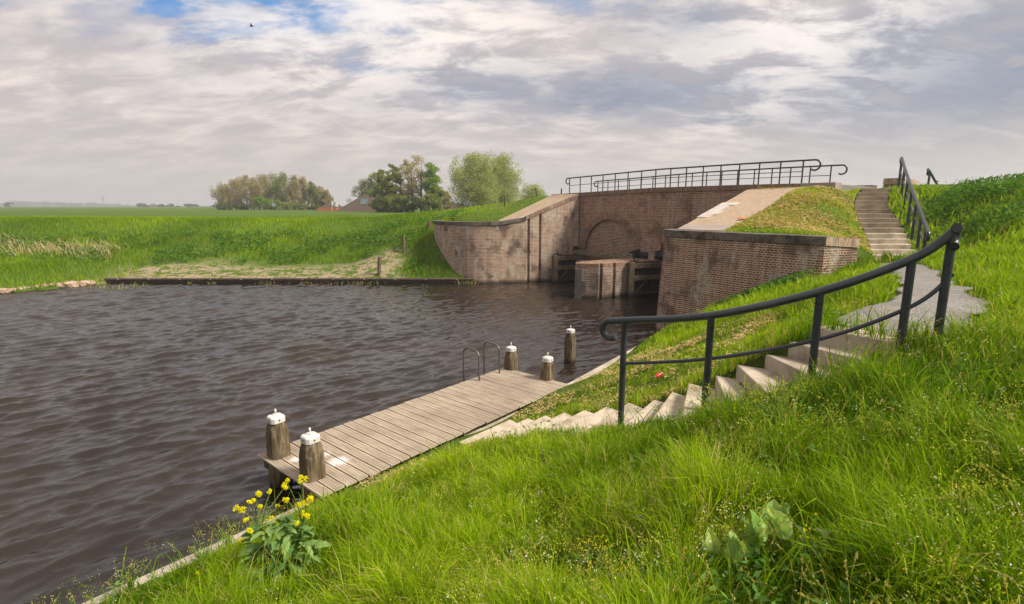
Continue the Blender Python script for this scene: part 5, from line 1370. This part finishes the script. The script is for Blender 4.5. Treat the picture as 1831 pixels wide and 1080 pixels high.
M['weed_light'] = leaf_mat('light_weed', (.07, .19, .03), (.20, .36, .08), None, .4)
seed_heads()
def dandelion(px, py, label, h=.16):
    p = hit(px, py); o = empty('dandelion', p, label, 'flower', 'single yellow flowers'); m_ = MB(); m_.tube([p, p+Vector((.01, 0, h))], .003, 5); s_ = m_.build('stem', M['stem'], o); set_tint(s_, [.5]*20)
    m_ = MB(); c = []; flower_head(m_, p+Vector((.01, 0, h)), .014, 30, c, .010); set_tint(m_.build('flower', M['yellow'], o), c)
dandelion(355, 1060, 'single yellow dandelion in the grass just right of the kerb, foreground', .2)
dandelion(1197, 615, 'single yellow flower on the bank beside the foot of the near wing wall')

# ------------------------------------------------------------------ stones, fence posts
stone_m = concrete_mat('shore_stone', (.42, .30, .23), .4, (.2, .14, .10))
WORDS = ['first', 'second', 'third', 'fourth', 'fifth', 'sixth', 'seventh', 'eighth', 'ninth', 'tenth', 'eleventh', 'twelfth', 'thirteenth', 'fourteenth', 'fifteenth', 'sixteenth', 'seventeenth', 'eighteenth', 'nineteenth', 'twentieth']
sxs = [4, 18, 32, 46, 59, 70, 82, 90, 99, 107, 116, 127, 135, 143, 152, 160]
for i, px in enumerate(sxs):
    yy = np.interp(px, [0, 60, 110, 165], [524, 517, 513, 508]); p = at(px, yy, z=.05); s = random.uniform(.16, .30)
    import bmesh
    bm = bmesh.new(); bmesh.ops.create_icosphere(bm, subdivisions=2, radius=1.0)
    ph = [random.uniform(0, 6) for _ in range(6)]
    for v in bm.verts:
        k = 1+.16*math.sin(v.co.x*3+ph[0])+.14*math.sin(v.co.y*3.3+ph[1])+.12*math.sin(v.co.z*4+ph[2]); v.co = Vector((v.co.x*s*k*1.25, v.co.y*s*k, v.co.z*s*k*.62))
    me = bpy.data.meshes.new('shore_stone'); bm.to_mesh(me); bm.free(); me.materials.append(stone_m); o = bpy.data.objects.new('shore_stone', me); link(o)
    o.location = (p.x, p.y+.15, .12); o.rotation_euler = (0, 0, random.uniform(0, 3))
    tag(o, f'reddish boulder at the far left waterline, {WORDS[i]} from the left edge', 'boulder', 'boulders along the far left waterline')
def fence_post(px, ty, by, label, r=.06, lean=0, Y=None):
    if Y is None: p = hit(px, by)
    else: p = at(px, by, Y=Y)
    top = at(px+lean, ty, Y=p.y); o = empty('fence_post', p, label, 'fence post', 'wooden fence posts on the far bank')
    m_ = MB(); m_.tube([(p.x, p.y, p.z-.3), (lerp(p.x, top.x, .5), p.y, lerp(p.z, top.z, .5)), top], [r, r*.97, r*.92], 10); m_.build('post', M['post'], o)
    return top
fence_post(677, 459, 493, 'thick round fence post just above the far timber revetment', .10, 2)
fence_post(722, 421, 451, 'round fence post halfway up the far bank left of the pale wing wall', .08)
fence_post(768, 396, 412, 'short fence post at the top left end of the pale wing wall', .12)
fence_post(816, 377, 392, 'thin dark fence post behind the pale wing wall, leftmost on the dike', .05, 0, 34)
fence_post(856, 372, 391, 'thin fence post behind the capstone, below the pale willow', .05, -1, 33.5)
fence_post(903, 352, 377, 'thin fence post on the dike between willow and sloping paving', .055, 0, 34)
fence_post(961, 336, 357, 'leaning fence post on the dike crest left of the bridge', .05, -3, 35)
fence_post(1004, 337, 345, 'stubby post by the left end of the bridge coping', .05, 0, 33.5)
wp = fence_post(1206, 580, 600, 'short dark stake at the foot of the near wing wall', .05, 0, 16.4)

# ------------------------------------------------------------------ trees
def leaf_cloud(blobs, n, size):
    B = np.array([(b[0], b[1], b[2], b[3], b[4], b[5]) for b in blobs]); w_ = B[:, 3]*B[:, 4]*B[:, 5]; k = rng.choice(len(B), n, p=w_/w_.sum())
    v = rng.normal(size=(n, 3)); v /= np.linalg.norm(v, axis=1)[:, None]; rad = rng.random(n)**.45
    return B[k, :3]+v*rad[:, None]*B[k, 3:6], B[k]
def tree(name, px, top_y, Y, wpx, leafm, label, group, base_z=2.9, n=1500, size=.22, trunks=1, dens='full', crown_low=.25, bark=None, blobs_n=16, aspect=1.0):
    if Y < 400: top_y -= 4
    cx = (px-CX)/FPX/fwd(top_y)*Y; topz = EYE-ratio(top_y)*Y; Hh = topz-base_z; Wd = wpx/FPX*Y/2
    o = empty(name, (cx, Y, base_z), label, 'tree', group)
    m_ = MB(); tips = []
    for k in range(trunks):
        bx = cx+(k-(trunks-1)/2)*Wd*.5; tx = bx+random.uniform(-.1, .1)*Wd
        m_.tube([(bx, Y, base_z-.5), (lerp(bx, tx, .5), Y, base_z+Hh*.45), (tx, Y, base_z+Hh*.80)], [Hh*.020, Hh*.013, Hh*.003], 6)
        for j in range(11):
            f = random.uniform(crown_low, .70); a = random.uniform(0, 6.28); s0 = Vector((lerp(bx, tx, f), Y, base_z+Hh*f)); L = Wd*random.uniform(.5, .95)*(1.1-f*.5)
            e_ = s0+Vector((math.cos(a)*L, math.sin(a)*L, Hh*random.uniform(.06, .18))); mdp = s0.lerp(e_, .5)+Vector((0, 0, -Hh*.02)); m_.tube([s0, mdp, e_], [Hh*.007, Hh*.004, Hh*.0015], 4, cap=False); tips.append(e_)
    m_.build('trunk', bark or M['bark'], o)
    blobs = []
    for i in range(blobs_n):
        f = crown_low+(1-crown_low)*((i+.5)/blobs_n); wz = math.sin(math.pi*min(1, (f-crown_low)/(1-crown_low)*.80+.16))**.7
        a = random.uniform(0, 6.28); rr = Wd*wz*random.uniform(.2, .72)
        br_ = Wd*random.uniform(.24, .40)*(.6+.4*wz)
        blobs.append((cx+math.cos(a)*rr, Y+math.sin(a)*rr, base_z+Hh*f*.93, br_, br_, br_*random.uniform(.6, .9)*aspect))
    if dens == 'solid':
        for zc, rr_ in ((.32, .80), (.55, .80), (.74, .58)): blobs.append((cx+random.uniform(-.1, .1)*Wd, Y, base_z+Hh*zc, Wd*rr_, Wd*rr_, Hh*.22))
        for _ in range(26):
            a = random.uniform(0, 6.28); zc = random.uniform(.25, .95); rr_ = Wd*.85*math.sqrt(max(0, 1-((zc-.45)/.56)**2)); q_ = Wd*random.uniform(.12, .22); blobs.append((cx+math.cos(a)*rr_, Y+math.sin(a)*rr_, base_z+Hh*zc, q_, q_, q_))
    for e_ in tips[:8]: blobs.append((e_.x, e_.y, e_.z, Wd*.22, Wd*.22, Wd*.2*aspect))
    blobs = [(b[0], b[1], min(b[2], topz-b[5]), b[3], b[4], b[5]) for b in blobs]
    P, Bk = leaf_cloud(blobs, int(n*(2.6 if dens == 'full' else 3.4)), size); co, q = leaf_quads(P, size*(.8 if dens == 'full' else .75))
    sh = np.clip(.5+.5*vnoise(P[:, 0]*2, P[:, 2]*2, 1.6, 71)-.15+rng.normal(0, .15, len(P)), 0, 1)
    t_ = np.c_[sh, np.zeros(len(P)), np.zeros(len(P)), np.ones(len(P))]
    raw_mesh('crown', co, q, leafm, parent=o, color=np.repeat(t_, 4, 0))
    return o
M['bark'] = wood_mat('bark', (.16, .12, .085), (.06, .045, .035), None, (1, 1, .2))
M['bark_pale'] = wood_mat('pale_bark', (.27, .22, .17), (.12, .095, .07), None, (1, 1, .2))
M['leaf_brown'] = leaf_mat('young_bronze_leaf', (.26, .225, .120), (.41, .365, .205), None, .4)
M['leaf_mid'] = leaf_mat('mid_leaf', (.11, .15, .035), (.25, .29, .075), None, .4)
M['leaf_bright'] = leaf_mat('bright_leaf', (.10, .20, .015), (.22, .33, .030), None, .45)
M['leaf_willow'] = leaf_mat('willow_leaf', (.25, .29, .125), (.40, .44, .22), None, .5)
M['leaf_dark'] = leaf_mat('dark_leaf', (.045, .075, .020), (.10, .14, .035), None, .3)
M['leaf_far'] = leaf_mat('far_leaf', (.045, .075, .035), (.08, .11, .05), None, .3)
G1 = 'brownish trees of the left grove'
grove = [(398, 331, 185, 34, 'leaf_brown'), (417, 322, 180, 36, 'leaf_brown'), (437, 315, 186, 36, 'leaf_brown'), (455, 318, 178, 34, 'leaf_brown'), (470, 313, 184, 34, 'leaf_brown'), (489, 311, 190, 36, 'leaf_mid'), (507, 309, 182, 40, 'leaf_mid'),
         (524, 314, 178, 30, 'leaf_brown'), (540, 318, 184, 28, 'leaf_brown'), (556, 327, 180, 26, 'leaf_mid'), (572, 335, 186, 26, 'leaf_brown'), (584, 342, 182, 20, 'leaf_brown')]
for i, (px, ty, Y, wd, lm) in enumerate(grove):
    tree('bronze_tree', px, ty, Y, wd*1.25, M[lm], f'{"greenish" if lm == "leaf_mid" else "brownish"} slender tree of the left grove, {WORDS[i]} from the left', G1, n=2300, size=.27, bark=M['bark_pale'], crown_low=.16, trunks=3, blobs_n=26, aspect=2.0)
G1b = 'undergrowth bushes of the left grove'
for i, (px, ty, Y, wd, lm) in enumerate([(403, 366, 174, 34, 'leaf_dark'), (436, 366, 174, 30, 'leaf_dark'), (461, 352, 172, 30, 'leaf_bright'), (485, 358, 172, 30, 'leaf_bright'), (512, 364, 172, 30, 'leaf_mid'), (540, 367, 172, 26, 'leaf_mid'), (566, 370, 172, 22, 'leaf_dark')]):
    tree('bush', px, ty, Y, wd*1.3, M[lm], f'{dict(leaf_dark="dark", leaf_bright="bright green", leaf_mid="mid green")[lm]} bush at the foot of the left grove, {WORDS[i]} from the left', G1b, n=800, size=.26, crown_low=.05, blobs_n=8)
G2 = 'trees around the thatched farm'
farm = [(652, 322, 152, 44, 'leaf_mid'), (668, 308, 150, 44, 'leaf_mid'), (683, 302, 118, 36, 'leaf_mid'), (700, 292, 114, 36, 'leaf_mid'), (722, 284, 117, 40, 'leaf_brown'), (742, 275, 114, 50, 'leaf_brown'), (771, 288, 112, 44, 'leaf_bright'), (778, 330, 108, 36, 'leaf_mid'), (798, 345, 125, 26, 'leaf_brown')]
for i, (px, ty, Y, wd, lm) in enumerate(farm):
    tree('farm_tree', px, ty, Y, wd*1.2, M[lm], f'{dict(leaf_brown="tall brown-budded", leaf_bright="fresh bright green", leaf_mid="dark green open-crowned")[lm]} tree beside the thatched farm, {WORDS[i]} from the left', G2, n=2900 if lm != 'leaf_brown' else 1700, size=.21, trunks=2, crown_low=.16, blobs_n=38, aspect=.8)
for i, (px, ty, Y, wd) in enumerate([(684, 352, 105, 46), (710, 350, 106, 50), (738, 352, 104, 46), (770, 350, 104, 40)]):
    tree('bush', px, ty, Y, wd*1.25, M['leaf_mid' if i % 2 else 'leaf_dark'], f'{"mid green" if i % 2 else "dark"} shrub in front of the farm trees, {WORDS[i]} from the left', 'shrubs in front of the farm trees', n=1500, size=.20, crown_low=.02, blobs_n=10)
tree('willow_tree', 850, 272, 84, 104, M['leaf_willow'], 'large rounded pale green willow, the left of two behind the far bank', 'pale willows', n=9000, size=.17, crown_low=.05, blobs_n=44, dens='solid')
tree('willow_tree', 896, 276, 90, 88, M['leaf_willow'], 'pale green willow with feathery outline, partly behind the larger willow', 'pale willows', n=7000, size=.17, crown_low=.05, blobs_n=40, aspect=1.3, dens='solid')
tree('small_tree', 954, 330, 100, 54, M['leaf_willow'], 'small rounded pale green tree left of the bridge railing', 'pale willows', n=2600, size=.17, crown_low=.05, blobs_n=16, dens='solid')
G3 = 'small trees on the far horizon'
for i, (px, ty, wd, lm) in enumerate([(252, 363, 12, 'leaf_far'), (263, 367, 8, 'leaf_far'), (274, 364, 8, 'leaf_brown'), (288, 365, 9, 'leaf_far'), (304, 364, 9, 'leaf_far'), (317, 368, 8, 'leaf_far'), (338, 364, 12, 'leaf_far'), (349, 365, 12, 'leaf_far'), (362, 369, 16, 'leaf_far'), (384, 368, 12, 'leaf_far'), (15, 361, 12, 'leaf_far')]):
    ty -= 0; tree('distant_tree', px, ty, 620, wd*1.5, M[lm], f'tiny tree on the horizon left of the grove, {WORDS[i]} of the row' if i < 10 else 'tiny tree on the horizon at the far left edge', G3, n=320, size=.9, crown_low=.12, blobs_n=8, base_z=2.5)
# far wood: one mass
def far_wood():
    P = []
    for px in np.arange(-60, 235, 1.2):
        h = 4+6*vnoise(np.array([px]), np.array([1.0]), 16, 81)[0]+3*vnoise(np.array([px]), np.array([4.0]), 5, 82)[0]; h *= np.interp(px, [-60, 60, 120, 170, 235], [.7, 1.4, 1.3, .8, .3]); X = (px-CX)/FPX*1500/1.015
        P += [(X, 1500+random.uniform(-30, 30), 3+h*.55, 3.2, 8, h*.5+1) for _ in range(1)]
    pts_, Bk = leaf_cloud(P, 14000, 1.0); co, q = leaf_quads(pts_, 1.5); t_ = np.c_[rng.random(len(pts_)), np.zeros((len(pts_), 2)), np.ones(len(pts_))]
    raw_mesh('distant_wood', co, q, M['leaf_far'], kind='stuff', cat='woodland', label='hazy distant belt of woodland on the left horizon', color=np.repeat(t_, 4, 0))
far_wood()
# pylon
py_ = at(186, 368, Y=1400); pl_ = empty('electricity_pylon', (py_.x, 1400, 2), 'tiny lattice electricity pylon on the left horizon', 'pylon')
pm_ = mat('pylon_steel', (.16, .17, .18), .6, .4)[0]; m_ = MB(); Hp = 30
for sx in (-1, 1):
    for sy in (-1, 1): m_.tube([(py_.x+sx*3.2, 1400+sy*3.2, 2), (py_.x+sx*.9, 1400+sy*.9, 2+Hp*.6), (py_.x+sx*.3, 1400+sy*.3, 2+Hp)], .28, 4)
for k in range(7):
    z0 = 2+Hp*k/8; z1 = z0+Hp/8; w0 = lerp(3.2, .4, k/8); w1 = lerp(3.2, .4, (k+1)/8); m_.tube([(py_.x-w0, 1398, z0), (py_.x+w1, 1398, z1)], .18, 4); m_.tube([(py_.x+w0, 1398, z0), (py_.x-w1, 1398, z1)], .18, 4)
m_.build('lattice', pm_, pl_)
for z, L in ((Hp*.70, 7), (Hp*.84, 5.5)):
    m_ = MB(); m_.beam((py_.x-L, 1400, z+2), (py_.x+L, 1400, z+2), .6, .6); m_.build('cross_arm', pm_, pl_)
m_ = MB()
for sgn in (-1, 1):
    for z in (Hp*.70,):
        p0 = Vector((py_.x+sgn*6, 1400, z+1)); p1 = p0+Vector((sgn*330, 120*sgn, -4)); m_.tube([p0.lerp(p1, f)-Vector((0, 0, 9*4*f*(1-f)))*.5 for f in np.linspace(0, 1, 9)], .09, 3)
m_.build('cables', pm_, pl_)

# ------------------------------------------------------------------ farm buildings
thatch = wood_mat('thatch', (.095, .066, .046), (.05, .036, .027), None, (1, 1, 6)); tile_r = mat('orange_wall', (.42, .13, .06), .8)[0]; glass = mat('roof_light', (.07, .10, .12), .15)[0]
def farm_house(px0, px1, pr0, pr1, ridge_y, eave_y, Y, depth, label, walls, extra):
    X = lambda px, yy: (px-CX)/FPX/fwd(370)*yy
    zr = EYE-ratio(ridge_y)*(Y+depth/2); ze = EYE-ratio(eave_y)*Y; o = empty('farmhouse', (X(px0, Y), Y, 2), label, 'farmhouse', 'farm buildings behind the field')
    e = [Vector((X(px0, Y), Y, ze)), Vector((X(px1, Y), Y, ze)), Vector((X(px1, Y), Y+depth, ze)), Vector((X(px0, Y), Y+depth, ze))]; r0 = Vector((X(pr0, Y), Y+depth/2, zr)); r1 = Vector((X(pr1, Y), Y+depth/2, zr))
    m_ = MB(); m_.add(e+[r0, r1], [(0, 1, 5, 4), (1, 2, 5), (2, 3, 4, 5), (3, 0, 4), (3, 2, 1, 0)]); rf = m_.build('roof', thatch, o)
    m_ = MB(); m_.prism([(lerp(p.x, (e[0].x+e[1].x)/2, .05), lerp(p.y, Y+depth/2, .06)) for p in e], 1.5, ze-.02); m_.build('wall', walls, o)
    if extra == 'light':
        m_ = MB(); k = [e[0].lerp(e[1], .36), e[0].lerp(e[1], .47)]; up_ = (r0-(e[0].lerp(e[1], (pr0-px0)/(px1-px0))))
        n_ = Vector((0, -.12, .12)); a = [k[0]+up_*.42+n_, k[1]+up_*.42+n_, k[1]+up_*.72+n_, k[0]+up_*.72+n_]; m_.add(a+[p-Vector((0, -.1, .1)) for p in a], [(0, 1, 2, 3), (0, 4, 5, 1), (1, 5, 6, 2), (2, 6, 7, 3), (3, 7, 4, 0)]); m_.build('roof_light', glass, rf)
    if extra == 'dormer':
        m_ = MB(); m_.box(((e[0].x+e[1].x)/2+1.2, Y-.3, ze+.4), (5.0, 1.4, 1.3)); m_.build('porch', tile_r, o)
    return o
farm_house(592, 712, 637, 690, 347, 381, 128, 16, 'large farmhouse with steep thatched roof and blue roof light beside the trees', mat('farm_wall', (.10, .08, .07), .8)[0], 'light')
farm_house(554, 603, 577, 590, 362, 379, 140, 10, 'smaller brown-roofed house with orange wall left of the large farmhouse', tile_r, 'dormer')
farm_house(800, 830, 806, 824, 363, 380, 118, 8, 'low dark shed between farm trees and the willow', mat('shed_wall', (.03, .03, .035), .7)[0], '')
fp = at(594, 378, Y=136); fo = empty('flagpole', (fp.x, 136, 2.5), 'white flag on a thin pole between the two farm roofs', 'flagpole'); m_ = MB(); m_.tube([(fp.x, 136, 2.5), (fp.x, 136, EYE-ratio(359)*136)], .06, 6); m_.build('pole', M['cap'], fo)
m_ = MB(); zt_ = EYE-ratio(360)*136; vs = []; nfl = 8
for k in range(nfl+1):
    f = k/nfl; vs += [(fp.x+1.6*f, 136+.15*math.sin(f*7), zt_-.4*f), (fp.x+1.6*f, 136+.15*math.sin(f*7+.5), zt_-1.0-.4*f)]
m_.add(vs, [(2*k, 2*k+1, 2*k+3, 2*k+2) for k in range(nfl)]); m_.build('flag', M['cap'], fo)

# bird
bp_ = at(450, 47, Y=60); bo = MB(); blk = mat('bird_dark', (.03, .028, .028), .8)[0]
bo.tube([bp_+Vector((-.22, 0, 0)), bp_+Vector((-.1, 0, .02)), bp_+Vector((.1, 0, .02)), bp_+Vector((.24, 0, .0))], [.02, .07, .06, .01], 8)
bo.add([bp_+Vector((-.1, 0, .04)), bp_+Vector((.1, 0, .04)), bp_+Vector((.16, .45, .16)), bp_+Vector((.05, .5, .17))], [(0, 1, 2, 3)]); bo.add([bp_+Vector((-.1, 0, .04)), bp_+Vector((.1, 0, .04)), bp_+Vector((.16, -.45, .13)), bp_+Vector((.05, -.5, .14))], [(3, 2, 1, 0)])
tag(bo.build('bird', blk), 'small dark bird flying high on the left of the sky', 'bird')

# ------------------------------------------------------------------ haze
HAZE = True
if HAZE:
    hm = bpy.data.materials.new('haze_air'); hm.use_nodes = True; hn = hm.node_tree; hn.nodes.clear()
    vo = hn.nodes.new('ShaderNodeVolumePrincipled'); vo.inputs['Color'].default_value = (.88, .92, 1.0, 1); vo.inputs['Density'].default_value = .00060; vo.inputs['Anisotropy'].default_value = .2
    oo = hn.nodes.new('ShaderNodeOutputMaterial'); hn.links.new(vo.outputs[0], oo.inputs['Volume'])
    m_ = MB(); m_.box((0, 1200, 15.5), (15000, 17500, 38)); h_ = m_.build('haze', hm); tag(h_, kind='stuff', label='thin grey haze lying over the whole landscape', cat='haze')
